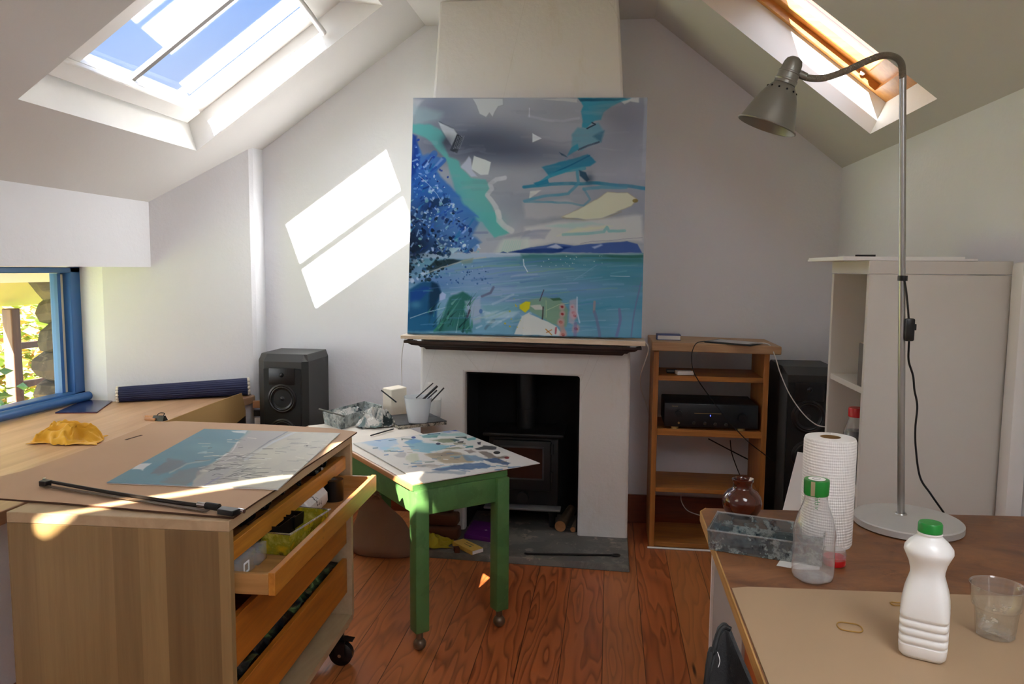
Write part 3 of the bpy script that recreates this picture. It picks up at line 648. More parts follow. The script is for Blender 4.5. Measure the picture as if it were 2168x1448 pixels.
# sky
n_ = P.noise(3, 4, 5); P.blend(np.clip((n_-.42)*3, 0, 1)*(P.Y < 520), '#9a9ba9', .7)
P.wash(1000, 300, 120, 45, '#646878', .95); P.wash(1060, 310, 130, 30, '#666a7c', .8); P.wash(935, 235, 60, 40, '#84899a', .7); P.wash(1110, 330, 90, 25, '#6f7388', .6)
P.wash(1180, 240, 70, 30, '#a3a5b0', .7); P.wash(1330, 260, 60, 60, '#8e8c9a', .8); P.wash(1300, 330, 70, 60, '#a09fac', .7); P.wash(1330, 370, 60, 30, '#b5b4c0', .6)
P.wash(1050, 390, 80, 25, '#a4a5b0', .7); P.wash(1080, 430, 60, 30, '#9599a8', .6); P.wash(1180, 290, 50, 20, '#b4b3bf', .6)
P.poly(q1(60, 60, 205, 60, 140, 140, 60, 330), '#cfd0d2', .8, 6, 3); P.poly(q1(100, 140, 420, 200, 380, 320, 70, 350), '#a9c0c2', .6, 14, 6)
P.poly(q1(780, 40, 1145, 40, 1145, 125, 1085, 140, 1050, 200, 1020, 265, 985, 215, 945, 268, 870, 230, 830, 130), '#d9d9d9', .95, 2, 2, edge='#9a9aa4')
P.poly(q2(95, 458, 205, 520, 95, 565), '#e6e6e8', 1, 1.2, .6); P.line(q2(60, 260, 300, 310, 480, 315, 650, 285), 5, '#c2c2cb', .7, 3, 2, .4); P.line(q2(60, 160, 60, 260), 2.4, '#dadade', .8)
P.poly(q2(1130, 80, 1260, 40, 1355, 35, 1355, 95, 1250, 80, 1180, 120), '#dedcd8', .9, 2, 2); P.poly(q2(0, 45, 620, 45, 620, 90, 380, 70, 200, 50), '#d6d4cf', .8, 2, 2)
P.line(q2(1440, 40, 1410, 900), 8, '#bdbdc8', .5, 4, 2)
# dark brush block upper left
P.poly(q1(380, 320, 560, 400, 610, 470, 520, 400), '#3c424c', .8, 4, 3, .4); P.poly(q1(380, 330, 560, 410, 600, 470, 545, 610, 470, 510, 420, 420), '#d8d9da', .9, 3, 2)
P.poly(q1(600, 470, 670, 510, 600, 690, 510, 660), '#2a2f36', .9, 2, 2, .35, 40, 4)
for k in range(5): P.line(q1(610+18*k, 490, 560+18*k, 640), .9, '#c7c9cc', .8)
# turquoise sweep
P.poly(q1(75, 350, 260, 350, 420, 420, 470, 510, 430, 560, 500, 720, 620, 790, 640, 870, 770, 970, 940, 1000, 980, 1080, 940, 1190, 1000, 1290, 1060, 1390, 1080, 1500, 700, 1500, 600, 1200, 480, 780, 300, 560, 80, 450), '#6cbdb8', .95, 5, 4, .12)
P.poly(q3(800, 0, 1020, 0, 1060, 120, 1170, 230, 1000, 290, 900, 160), '#6fbfba', .95, 4, 3)
P.wash(1040, 470, 30, 20, '#67b9b6', .5)
P.poly(q1(800, 720, 1000, 800, 970, 940, 880, 950, 770, 880), '#dfe0dd', .95, 1.5, 1.5); P.poly(q1(640, 860, 740, 730, 770, 760, 780, 900, 830, 960, 760, 965), '#c9cbdb', .85, 3, 3)
P.line(q1(1160, 980, 1060, 1000, 985, 1060, 1010, 1120, 950, 1190, 1000, 1260, 1060, 1330, 1100, 1440), 9, '#dad9da', .85, 4, 3, .3); P.line(q3(1040, 0, 1050, 90, 1130, 170, 1200, 210), 12, '#dcdad8', .8, 4, 3, .3)
# pale banks of cloud at lower right of the sky
P.poly(q2(0, 1270, 500, 1240, 680, 1290, 480, 1448, 0, 1448), '#c4c1c4', .75, 8, 5); P.poly(q2(60, 1140, 200, 1130, 60, 1230), '#e0ddd5', .9, 2, 2)
P.poly(q2(980, 1150, 1220, 1150, 1330, 1230, 1260, 1310, 1060, 1390, 860, 1448, 440, 1448, 640, 1350, 860, 1230), '#ddd9c4', 1, 2, 2, edge='#b7a98c'); P.poly(q4(440, 50, 560, -10, 1060, -10, 880, 60, 700, 75), '#dcd8c2', 1, 2, 2)
P.dab(1345, 425, 6, 4, '#8a7740', .8); P.line(q4(440, 60, 700, 90, 900, 70, 1100, -10), 3, '#a79f90', .7)
P.poly(q4(0, 170, 340, 100, 1000, 70, 1340, 20, 1350, 330, 900, 330, 640, 360, 300, 350, 0, 410), '#d7d4d2', .85, 8, 4); P.poly(q4(240, 160, 560, 110, 900, 130, 560, 180), '#a9cfca', .7, 6, 4, .4, 4, 20)
P.poly(q4(600, 180, 1000, 150, 900, 190, 380, 260), '#ded9c0', .8, 6, 4); P.line(q4(440, 250, 720, 240, 900, 220, 940, 170, 960, 215, 1140, 205), 6, '#8fc0c4', .85, 2, 2, .3)
P.poly(q4(0, 210, 300, 190, 230, 290, 60, 300, -60, 310), '#9a9db6', .8, 4, 4, .5, 5, 40); P.line(q3(760, 230, 920, 225), 5, '#8f93b0', .7); P.line(q3(930, 310, 1180, 270, 1394, 220), 7, '#a7a7b6', .7, 3, 3, .4)
P.poly(q3(1100, 300, 1394, 290, 1394, 420, 1200, 460, 1000, 450), '#d6dcd2', .7, 8, 4); 
for k in range(9): P.line(q3(1130+22*k, 320, 1080+24*k, 450), 1.2, '#a3d2c6', .7)
# teal zig-zag stroke
T1, T2, T3 = '#3f9db8', '#2f87a8', '#255f7b'
P.poly(q2(630, 45, 1250, 40, 1130, 95, 1030, 140, 930, 220, 910, 300, 840, 320, 740, 400, 690, 390, 700, 320, 660, 200, 690, 140), T1, .92, 3, 3, .15); P.poly(q2(630, 45, 1200, 42, 1100, 70, 660, 80), T3, .85, 2, 2, .3)
P.poly(q2(740, 400, 870, 340, 930, 440, 900, 560, 660, 660, 560, 600, 550, 470, 620, 400), '#6ba3b8', .85, 5, 4, .25); P.line(q2(740, 400, 840, 350, 800, 330), 3, '#2c3a4c', .8); P.line(q2(640, 650, 760, 600, 880, 560), 4, '#4a5468', .75); P.poly(q2(830, 470, 940, 420, 900, 560, 800, 500), '#3f7089', .6, 5, 3)
P.poly(q2(640, 640, 500, 740, 470, 800, 560, 620, 630, 580), T1, .9, 2, 2); P.poly(q2(410, 680, 490, 720, 510, 745, 440, 720), '#2b4a60', .9, 1.5, 1)
P.poly(q2(200, 850, 470, 780, 760, 700, 850, 790, 780, 840, 640, 860, 300, 970, 240, 900), T2, .92, 3, 3, .2, 4, 12); P.line(q2(300, 950, 560, 830, 770, 720), 3, '#1f6c93', .8); P.line(q2(150, 1060, 300, 960, 480, 900, 700, 870), 8, T1, .85, 3, 3, .3)
P.poly(q2(110, 1040, 280, 990, 300, 1040, 150, 1075), T2, .9, 2, 2); P.line(q2(0, 1090, 300, 1060, 560, 1045, 860, 1050, 1200, 1080, 1420, 1110), 7, T2, .85, 3, 2, .25); P.line(q2(0, 1250, 240, 1200, 520, 1170, 640, 1050, 620, 900), 6, '#5d9fb9', .85, 3, 2, .3)
P.line(q2(0, 1265, 260, 1270, 560, 1280, 700, 1310, 780, 1240, 700, 1110), 4.5, '#6f9fb6', .85, 2, 2, .3); P.line(q2(700, 1110, 900, 1090, 1200, 1100), 7, '#5f9fb8', .7, 4, 2); P.poly(q2(640, 890, 720, 920, 770, 1000, 740, 1030, 650, 960), '#1f4a66', .8, 3, 2); P.wash(1248, 378, 9, 12, '#39485a', .6)
# blue foliage mass at left
P.poly(q1(70, 480, 130, 600, 210, 720, 330, 700, 440, 780, 350, 930, 480, 1050, 640, 1210, 700, 1300, 850, 1448, 60, 1448), '#4a7fc6', .95, 6, 6, .15); P.poly(q3(50, 0, 700, 0, 820, 120, 760, 250, 860, 340, 700, 450, 40, 470), '#4b7cba', .95, 6, 6, .2)
P.poly(q1(65, 480, 120, 500, 130, 640, 150, 900, 70, 1000), '#1a449a', .95, 6, 5, .2); P.wash(885, 390, 25, 40, '#2460b4', .8); P.wash(920, 420, 40, 30, '#2e6ab6', .7); P.wash(900, 490, 40, 45, '#20487c', .85); P.wash(880, 520, 24, 24, '#1d2f52', .8); P.wash(960, 480, 50, 40, '#5b86c6', .5)
for a_ in ((215, 850, 340, 700), (260, 930, 430, 770), (150, 900, 260, 760)): P.line(q1(*a_), 13, '#3f74c2', .8, 3, 3)
P.poly(q1(215, 850, 290, 740, 330, 720, 230, 860), '#b9c6e4', .7, 2, 2); P.poly(q1(250, 930, 410, 740, 440, 760, 280, 920), '#c3cde6', .5, 3, 2)
P.poly(q1(270, 1250, 500, 1190, 520, 1290, 330, 1340, 240, 1370), '#1f4470', .9, 3, 3)
def in_bush(x, y): return x < 875+max(0, (y-290))*.62 and x > 862
P.scatter(230, (864, 330, 1030, 545), (1.2, 4.4), ['#2b5aa8', '#1d3f80', '#7da4da', '#b9cfec', '#3f74c2', '#173058', '#5b8fd0', '#dfe8f2', '#8ec8d0'], clip=in_bush)
P.scatter(40, (864, 285, 960, 400), (1.5, 4.2), ['#1d3a92', '#2a52ae', '#4468b8'], clip=lambda x, y: x < 880+(y-280)*.75, asp=(.6, .9)); P.scatter(60, (940, 420, 1040, 540), (1.2, 4), ['#d6e4ea', '#9ac4dc', '#2f5aa0', '#79c3bf', '#28488c'], clip=in_bush)
P.line(q1(145, 955, 260, 1060, 360, 1170, 440, 1310), 1.1, '#b8cbe2', .9); P.poly(q3(325, 280, 390, 350, 480, 400, 620, 400, 540, 460, 410, 450), '#c2dbe2', .95, 2, 2); P.poly(q3(590, 150, 640, 120, 700, 170, 660, 210), '#274a86', .9)
# horizon, hills, water
P.poly([(860, 538), (1368, 536), (1368, 720), (855, 720)], '#6f9fb6', .97, 2, .6); P.poly(q3(40, 465, 1394, 455, 1394, 490, 700, 530, 40, 520), '#c3cbdc', .9, 3, 2, .2)
P.poly(q4(-180, 455, 0, 410, 220, 380, 340, 350, 560, 380, 760, 360, 940, 340, 1160, 325, 1280, 360, 1340, 460), '#4d68a8', .97, 2, 2, .1); P.poly(q4(-180, 455, 0, 415, 240, 400, 520, 395, 420, 450, 160, 460), '#1d3d80', .9, 3, 3, .3, 10, 30); P.poly(q4(260, 400, 360, 360, 440, 400, 380, 415), '#cfd3e2', .85, 3, 2); P.poly(q4(770, 390, 870, 355, 890, 370, 800, 410), '#bfc9e0', .8, 3, 2)
P.poly(q3(640, 455, 690, 420, 740, 460), '#4a6cae', .8); P.poly(q3(1060, 458, 1100, 440, 1150, 458), '#3d5c9a', .9)
P.line(q4(640, 350, 780, 325, 960, 320, 1160, 295, 1340, 285), 1, '#8c8ea8', .8); P.line([(1050, 537.5), (1364, 538)], 2, '#d5dbe2', .8)
P.poly(q4(-40, 478, 1345, 478, 1345, 580, 900, 570, 300, 560, -40, 540), '#45807e', .85, 8, 3, .3, 3, 30); P.poly(q4(900, 480, 1345, 480, 1345, 520, 1000, 510), '#316b60', .7, 5, 2)
s_ = P.noise(4, 60, 3); wm = (P.Y > 545)*(P.Y < 720); P.blend(np.clip((s_-.5)*4, 0, 1)*wm, '#8fb0cf', .55); s_ = P.noise(3, 46, 3); P.blend(np.clip((s_-.52)*4, 0, 1)*wm*(P.X > 1100), '#4f97b0', .6); s_ = P.noise(3, 40, 3); P.blend(np.clip((s_-.5)*4, 0, 1)*wm*(P.X < 1180)*(P.Y < 640), '#8093c8', .5)
for (x_, y_, rx_, ry_, c_, a_) in ((1010, 590, 90, 30, '#92a8d4', .75), (1120, 575, 70, 18, '#8fa9cc', .6), (1310, 585, 70, 22, '#4c94a8', .7), (1290, 640, 80, 26, '#5fa3be', .75), (1240, 610, 60, 16, '#86a6d2', .6), (960, 640, 60, 22, '#8db3d2', .7), (1040, 660, 50, 22, '#a4bfd6', .75), (1330, 690, 50, 30, '#7fb2cc', .8), (1200, 700, 50, 22, '#84b4cc', .7), (930, 600, 40, 20, '#5f86bc', .7), (1150, 555, 60, 10, '#4f8790', .6), (1060, 615, 60, 10, '#b3bfdc', .5)):
    P.wash(x_, y_, rx_, ry_, c_, a_)
for k in range(26):
    y = P.rs.uniform(556, 640); x = P.rs.uniform(920, 1180); L = P.rs.uniform(40, 150); P.line([(x, y), (x+L*.5, y-L*.06), (x+L, y-L*.09)], P.rs.uniform(1.2, 4), ['#a9b8dc', '#6f8fc6', '#97c0cc', '#b7bfd8', '#5f86b8', '#8fb59a'][k % 6], .55, 2, 2, .4)
for k in range(16): y = P.rs.uniform(570, 700); x = P.rs.uniform(1160, 1330); P.line([(x, y), (x+P.rs.uniform(30, 90), y-P.rs.uniform(0, 8))], P.rs.uniform(2, 5), ['#7fb3c8', '#4d9ab4', '#93b4d2', '#66a8bf'][k % 4], .5, 2, 2, .4)
P.scatter(26, (1140, 540, 1280, 565), (.6, 1.3), ['#e8f0ee', '#cfe2d8']); P.line(q3(1330, 530, 1340, 600, 1380, 670), 2.2, '#dfe5e8', .9); P.line(q4(980, 720, 1200, 722), 1.2, '#d3e4ec', .8); P.line(q4(560, 770, 820, 600), 1, '#9db9d6', .7)
# lower left: dark leaves, deep blue rock, reeds
P.scatter(130, (862, 530, 950, 600), (1.6, 5), ['#12232c', '#1c3a4e', '#24465e', '#16303a', '#c4d2e4', '#2f5f84'], clip=lambda x, y: y > 530 and x < 960-(y-530)*.6)
P.poly(q3(215, 640, 330, 550, 480, 520, 640, 540, 450, 610, 250, 680), '#22343c', .85, 3, 3, .2); P.line(q3(230, 690, 420, 620, 640, 550, 900, 510), 2.5, '#c6c4bc', .7, 1, 2); P.poly(q3(620, 540, 760, 510, 750, 570, 640, 580), '#8e9a88', .6, 4, 3)
P.scatter(70, (900, 560, 1040, 605), (1, 2.6), ['#2f5f9c', '#5b86c0', '#1f4a80', '#a9c0dc'], a=(.5, .9))
P.poly(q3(30, 860, 180, 790, 300, 775, 370, 830, 400, 930, 350, 1050, 360, 1340, 15, 1345), '#1f5c86', .95, 5, 4, .15); P.poly(q3(290, 780, 360, 800, 400, 920, 330, 1060, 240, 1280, 260, 950), '#173a58', .85, 6, 4, .2); P.poly(q3(40, 900, 200, 840, 300, 860, 160, 980, 40, 1020), '#1f4f9c', .8, 6, 4); P.wash(880, 645, 12, 8, '#5d93b4', .7); P.poly(q3(20, 1200, 330, 1150, 330, 1340, 20, 1345), '#2a6f96', .7, 6, 4)
P.poly(q3(380, 930, 410, 900, 450, 930, 440, 980, 375, 1005), '#b9c4e2', .9, 2, 1.5); P.line(q3(45, 1200, 250, 1130, 450, 1075, 660, 1040), 1.3, '#b9cfdc', .9)
P.poly(q3(310, 1355, 420, 1180, 480, 960, 640, 900, 740, 960, 660, 1100, 740, 1350), '#2f6f66', .9, 5, 4, .25, 20, 4)
for a_ in ((320, 1340, 520, 1130, '#4a9a78'), (380, 1340, 560, 1000, '#2a5f58'), (470, 1200, 640, 940, '#67a396'), (560, 1360, 610, 1120, '#b9d8d8'), (640, 1350, 700, 1080, '#1f4a48'), (520, 1040, 600, 960, '#88b5ac'), (690, 1360, 740, 1030, '#3a7a6c'), (740, 1300, 780, 1020, '#4a8f80')): P.line(q3(*a_[:4]), 5 if a_[4] != '#b9d8d8' else 1.6, a_[4], .8, 1.5, 1.5, .2, taper=True)
P.poly(q3(660, 1000, 840, 970, 850, 1240, 760, 1280, 700, 1120), '#b3bcd0', .75, 5, 4); P.dab(1018, 659, 3.6, 5, '#5d84bc', .9); P.line(q3(690, 1190, 720, 1110), 4, '#4a3a4a', .8); P.line(q3(990, 850, 960, 910, 860, 950), 5, '#6a6684', .7, 3, 2, .3); P.line(q3(900, 1320, 1000, 1220), 6, '#41515f', .7, 3, 3)
P.poly(q3(860, 1060, 1260, 1030, 1250, 1150, 900, 1180), '#7fb0bc', .6, 6, 4); P.poly(q3(820, 1250, 1000, 1150, 1240, 1180, 1210, 1380, 780, 1370), '#86b4cc', .6, 6, 5, .4); P.poly(q3(880, 1130, 1280, 1120, 1200, 1190, 900, 1210), '#c3d6dc', .7, 5, 3)
for (x_, y_, rx_, ry_, c_, a_) in ((868, 500, 14, 60, '#12203c', .75), (885, 525, 24, 20, '#14263c', .7), (905, 440, 22, 16, '#1b2f5c', .6), (930, 520, 26, 16, '#1d3558', .55), (868, 340, 10, 34, '#16368c', .7), (1000, 300, 60, 16, '#565c6c', .5), (1060, 318, 80, 12, '#5a5f70', .5), (945, 300, 12, 14, '#4a4f5c', .6), (1300, 240, 40, 26, '#86858f', .4), (1210, 330, 40, 12, '#767b8e', .4)):
    P.wash(x_, y_, rx_, ry_, c_, a_)
P.scatter(55, (866, 300, 985, 520), (1.5, 4.5), ['#b7cdee', '#8fb4e4', '#dbe6f4', '#7fc4c8', '#5f8fd4'], a=(.6, .95), clip=in_bush, asp=(.3, .7))
for k in range(40):
    x, y = P.rs.uniform(905, 1000), P.rs.uniform(640, 700); a_ = P.rs.uniform(-1.5, -.7); L_ = P.rs.uniform(10, 34); P.line([(x, y), (x+L_*.5*math.cos(a_), y+L_*.5*math.sin(a_)), (x+L_*math.cos(a_)+2, y+L_*math.sin(a_))], P.rs.uniform(1, 3.4), ['#1f4f4a', '#3a8a70', '#7fb5a2', '#16383c', '#5aa08a', '#2c6a60'][k % 6], .75, 1, 1, .2, taper=True)
for k in range(22):
    x, y = P.rs.uniform(1000, 1110), P.rs.uniform(640, 705); L_ = P.rs.uniform(10, 45); a_ = P.rs.uniform(-.6, .3); P.line([(x, y), (x+L_, y+L_*a_)], P.rs.uniform(1.5, 5), ['#c9dbe2', '#8fb9cc', '#6b9ab4', '#a9c3b8', '#d9e4e6'][k % 5], .5, 2, 2, .4)
# loose brush marks: sky sweeps, leaf strokes, water streaks
for k in range(60):
    x, y = P.rs.uniform(900, 1360), P.rs.uniform(215, 420); L_ = P.rs.uniform(20, 70); a_ = P.rs.uniform(-.25, .25)
    P.line([(x, y), (x+L_*.5, y+L_*.5*a_), (x+L_, y+L_*a_*.6)], P.rs.uniform(3, 9), ['#a9a9b8', '#8d8f9f', '#c3c2cc', '#7d8192', '#b3b3c0'][k % 5], .16, 4, 3, .5)
for k in range(90):
    x, y = P.rs.uniform(866, 1000), P.rs.uniform(320, 540)
    if not in_bush(x, y): continue
    L_ = P.rs.uniform(5, 18); a_ = P.rs.uniform(-1.3, -.3); P.line([(x, y), (x+L_*math.cos(a_), y+L_*math.sin(a_))], P.rs.uniform(1.5, 5), ['#2457b0', '#3c6fc4', '#1b3b80', '#6c97d8', '#a9c4ea', '#2f80b8'][k % 6], .7, 1, 1.5)
P.scatter(70, (864, 380, 1010, 530), (2, 5), ['#a9c2ea', '#c9d6ee', '#86a9de', '#9fd0d2', '#d8dff0'], a=(.5, .9), clip=in_bush, asp=(.3, .7))
P.scatter(60, (866, 330, 1000, 530), (.6, 1.6), ['#eef3f8', '#cfe0f0', '#ffffff'], clip=in_bush)
P.scatter(45, (866, 440, 960, 540), (2, 5.5), ['#152a52', '#1a3a5c', '#22315a', '#10233e'], clip=in_bush, asp=(.4, .8))
for k in range(60):
    x, y = P.rs.uniform(862, 1340), P.rs.uniform(548, 705); L_ = P.rs.uniform(15, 80); P.line([(x, y), (x+L_*.5, y-L_*.05), (x+L_, y-L_*.07)], P.rs.uniform(.8, 2.6), ['#9cc0d4', '#5c8fb8', '#86a6d4', '#4f96a8', '#b4cbe0', '#6f83c0'][k % 6], .4, 1, 1.5, .4)
# flowers, pale rock
P.poly(q3(1225, 1385, 1310, 1175, 1394, 1130, 1420, 1385), '#d9d8d2', .97, 1.5, 1.5); P.poly(q4(0, 1170, 60, 1150, 220, 1220, 360, 1290, 440, 1400, -20, 1392), '#dcdad4', .97, 2, 2); P.poly(q4(30, 1000, 240, 960, 400, 980, 500, 1100, 470, 1300, 330, 1270, 60, 1110), '#8fa98a', .85, 4, 3, .2); P.poly(q4(290, 970, 400, 960, 440, 990, 330, 1000), '#3f6a4c', .8, 2, 2); P.poly(q4(60, 1060, 180, 1050, 220, 1110, 120, 1110), '#d3cfc8', .9, 2, 2)
P.poly(q4(10, 1010, 70, 1015, 55, 1090, 10, 1130, -30, 1100, -60, 1050), '#e2d22a', .95, 2, 2); P.dab(1105, 650, 6, 4, '#d8cf30', .9, -.7); P.scatter(10, (1060, 630, 1110, 700), (.8, 2.4), ['#d0b93a', '#c9c044'])
for x_, y_, r_ in ((430, 1070, 3.2), (545, 1072, 2.6), (432, 1152, 3.2), (560, 1140, 4.2), (570, 1172, 3.4), (415, 1245, 4), (440, 1385, 4), (585, 1320, 4)): p_ = q4(x_, y_)[0]; P.dab(p_[0], p_[1], r_*1.9, r_*2.4, '#d7a3a4', .7, .3, .6); P.dab(p_[0], p_[1], r_, r_*.8, '#a1373a', .9, .4)
P.poly(q4(510, 990, 590, 975, 600, 1110, 560, 1270, 500, 1250), '#d9b9c2', .6, 4, 3); P.poly(q4(395, 1240, 440, 1230, 480, 1400, 420, 1400), '#c99a8c', .7, 3, 2); P.line(q4(600, 960, 600, 1130, 630, 1250), 3, '#d0dae4', .8, 1.5); P.line(q4(580, 1260, 570, 1400), 7, '#8f88b0', .7, 3, 2)
P.line(q4(800, 1010, 790, 1130), 5, '#b09a9a', .8); P.line(q4(800, 1130, 830, 1260, 855, 1400), 6, '#7f86a8', .75, 2, 2); P.line(q4(1080, 1100, 1090, 1220, 1050, 1400), 6, '#8488b4', .8, 2, 2); P.line(q4(1330, 790, 1280, 1000, 1240, 1180, 1210, 1410), 3, '#7f88b0', .8, 1.5, 1.5)
P.line(q4(220, 880, 180, 1000), 2, '#5a4a5c', .9); P.line(q4(215, 1070, 205, 1210), 3, '#4a3a40', .8); P.line(q4(250, 1000, 250, 1190), 1.5, '#b5c9a0', .8); P.line(q4(250, 1110, 400, 1040, 500, 1030), 1.2, '#c5d3b0', .8); P.line(q4(245, 1325, 310, 1385), 2.4, '#c08a40', .9); P.line(q4(310, 1330, 250, 1360), 2, '#b5723a', .9); P.line(q4(360, 1310, 355, 1370), 4, '#b0525a', .8)
P.line([(863, 705), (1358, 716)], 1.6, '#2c3c44', .8)
canvas = empty('canvas_painting', (cBL+cBR)/2, 'large square seascape canvas in blues and greys propped on the mantelpiece', 'painting')
P.mesh('painted_canvas', M['paint'], canvas, thick=.036)

# ------------------------------------------------ landscape on the cardboard, palette board
ls = lambda *p: [(220+p[i]/4.015, 890+p[i+1]/4.015) for i in range(0, len(p), 2)]
ZC = .776
lq = [Zp(226, 1020, ZC), Zp(432, 907, ZC), Zp(720, 916, ZC), Zp(589, 1034, ZC)]
L = Paint(lq, 230, 300, '#b3b2ac', 4, 0.92); L.gam = 1.2
L.poly(ls(-60, 560, 850, 40, 1250, 60, 1180, 130, 1040, 280, 920, 360, 800, 420, 740, 560), '#6d98a8', .97, 4, 3, .1); L.wash(500, 920, 30, 12, '#7ba3b4', .6); L.wash(350, 990, 40, 12, '#5f93ac', .8); L.wash(440, 945, 40, 10, '#84b0ba', .5)
L.poly(ls(240, 410, 290, 370, 410, 355, 330, 420), '#d8dadb', .9, 2, 2); L.poly(ls(1080, 85, 1220, 80, 1200, 110, 1100, 95), '#d3dadc', .9, 2, 2); L.poly(ls(400, 440, 540, 330, 700, 350, 640, 420, 460, 450), '#7d7b80', .8, 5, 4, .3); L.poly(ls(480, 520, 640, 420, 900, 380, 800, 460, 700, 560), '#828487', .8, 6, 4, .3); L.line(ls(560, 440, 700, 370, 900, 330), 3, '#b3b9b9', .6, 2, 2); L.poly(ls(780, 270, 880, 250, 870, 280), '#a9c4cc', .7)
L.poly(ls(1040, 290, 1250, 90, 1560, 90, 1180, 330, 960, 370), '#b3b0b2', .9, 5, 4, .2); L.line(ls(960, 330, 1080, 265, 1140, 180), 2.5, '#dfe2e6', .8, 1, 2, .4); L.line(ls(1180, 320, 1400, 180, 1560, 90), 2.2, '#7f858e', .8); L.line(ls(1200, 330, 1440, 180, 1640, 90), 4, '#c3ccd6', .8)
L.poly(ls(1300, 270, 1640, 90, 2000, 110, 1700, 400, 1480, 580, 1100, 560, 1180, 420), '#c6c5b6', .8, 8, 5, .35, 8, 20); L.wash(560, 960, 60, 14, '#d0cfc0', .6)
for k in range(90):
    x = L.rs.uniform(410, 690); y = L.rs.uniform(925, 1025); l_ = L.rs.uniform(6, 34); L.line([(x, y), (x+l_, y+L.rs.uniform(-2.5, 2.5))], L.rs.uniform(.5, 1.6), ['#8b8c86', '#e0dfd2', '#71736f', '#d8d6cc', '#4a4b4a'][k % 5], .7, .6, 1)
for k in range(30):
    x = L.rs.uniform(440, 520); y = L.rs.uniform(965, 1010); l_ = L.rs.uniform(15, 60); a_ = L.rs.uniform(-.5, .15); L.line([(x, y), (x+l_*.5, y+l_*.5*a_), (x+l_, y+l_*a_*.6+L.rs.uniform(-3, 3))], L.rs.uniform(.5, 1.1), ['#33353a', '#55585c', '#dfe0de', '#6a6c6e'][k % 4], .85, .5, 1.2)
L.poly(ls(720, 560, 900, 420, 1100, 400, 900, 560), '#a5a7b0', .5, 4, 3, .4); L.line(ls(860, 545, 980, 480), 3, '#8d90b0', .6); L.dab(650, 943, 1.6, 1.2, '#1a1a1a')
land = L.mesh('landscape_painting', M['paintflat'], None, thick=.003); tag(land, 'unframed grey and teal landscape painting lying on the cardboard sheet', 'painting')
ps = lambda *p: [(740+p[i]/5.162, 890+p[i+1]/5.162) for i in range(0, len(p), 2)]
ZT = .598
pq = [Zp(905, 880, ZT), Zp(1143, 980, ZT), Zp(897, 1022, ZT), Zp(748, 938, ZT)]
# rectangular board seen obliquely: rebuild its fourth corner from the other three
pq[0] = pq[3]+(pq[1]-pq[2])
L = Paint(pq, 300, 300, '#e2e0dc', 9, 0.86); L.k = .35; L.gam = 1.35; L.blend(np.clip((L.noise(3, 3)-.4)*2, 0, 1), '#cfcbc6', .5)
L.poly(ps(100, 220, 300, 170, 500, 180, 520, 260, 380, 340, 200, 260), '#a9c6e0', .85, 8, 5, .3); L.poly(ps(150, 200, 380, 165, 480, 190, 300, 230), '#7fa0d0', .8, 5, 4, .3); L.poly(ps(340, 300, 520, 280, 560, 320, 400, 340), '#a5cfe0', .7, 5, 4)
L.poly(ps(600, 240, 700, 200, 820, 230, 1120, 280, 1000, 330, 860, 350, 700, 330, 640, 270), '#8fbccb', .95, 4, 4, .15); L.poly(ps(600, 240, 690, 195, 800, 225, 700, 250), '#7fb0d8', .8, 4, 3); L.poly(ps(760, 160, 980, 150, 960, 185, 820, 190), '#6aa5a4', .9, 3, 3, .2); L.poly(ps(820, 110, 1000, 100, 1220, 95, 1200, 120, 1040, 130, 830, 130), '#8ba3d4', .8, 5, 3, .3); L.poly(ps(1080, 100, 1215, 95, 1200, 112, 1090, 110), '#4a66a8', .9, 2, 2); L.poly(ps(860, 140, 1320, 140, 1260, 170, 1000, 175), '#a3cdcd', .8, 4, 3, .3); L.line(ps(780, 160, 1000, 135), 2, '#d5e8ea', .8)
L.poly(ps(500, 155, 620, 140, 640, 160, 520, 168), '#a09a94', .8, 2, 2); L.poly(ps(870, 205, 1140, 205, 1160, 235, 1020, 240), '#8b9578', .85, 3, 3, .2); L.poly(ps(1100, 205, 1210, 210, 1150, 235), '#2f5a62', .9, 2, 2); L.poly(ps(1150, 185, 1280, 175, 1280, 195, 1170, 195), '#1f4a4a', .9, 2, 2); L.poly(ps(1280, 200, 1390, 185, 1370, 215, 1290, 220), '#79b9be', .9, 2, 2); L.poly(ps(1180, 235, 1250, 230, 1240, 250, 1190, 250), '#14181c', .95, 1.5, 2); L.poly(ps(1140, 245, 1270, 240, 1260, 265, 1150, 262), '#9a9a88', .8, 2, 2)
L.poly(ps(1395, 240, 1440, 235, 1430, 265, 1400, 262), '#3a3048', .9, 1.5, 1); L.poly(ps(1370, 310, 1470, 275, 1610, 290, 1600, 318, 1400, 322), '#5a5a5c', .95, 2, 2, .2); L.poly(ps(1260, 285, 1350, 270, 1350, 295, 1270, 300), '#4a9aa0', .85, 2, 2); L.poly(ps(1000, 310, 1200, 290, 1260, 305, 1100, 318), '#7f8568', .8, 3, 2, .2)
L.poly(ps(480, 380, 560, 345, 620, 360, 600, 405, 520, 400), '#b3b1b4', .8, 4, 3, .3); L.poly(ps(620, 380, 740, 360, 760, 420, 700, 470, 620, 430), '#c3c9ae', .7, 6, 4, .3); L.poly(ps(820, 370, 1100, 330, 1250, 370, 1360, 440, 1300, 470, 1060, 470, 900, 420), '#b5a78e', .9, 5, 4, .2); L.poly(ps(860, 370, 1080, 345, 1230, 365, 1050, 390), '#948a80', .7, 4, 3, .3); L.poly(ps(1250, 325, 1330, 318, 1390, 345, 1310, 358), '#a39894', .9, 2, 2)
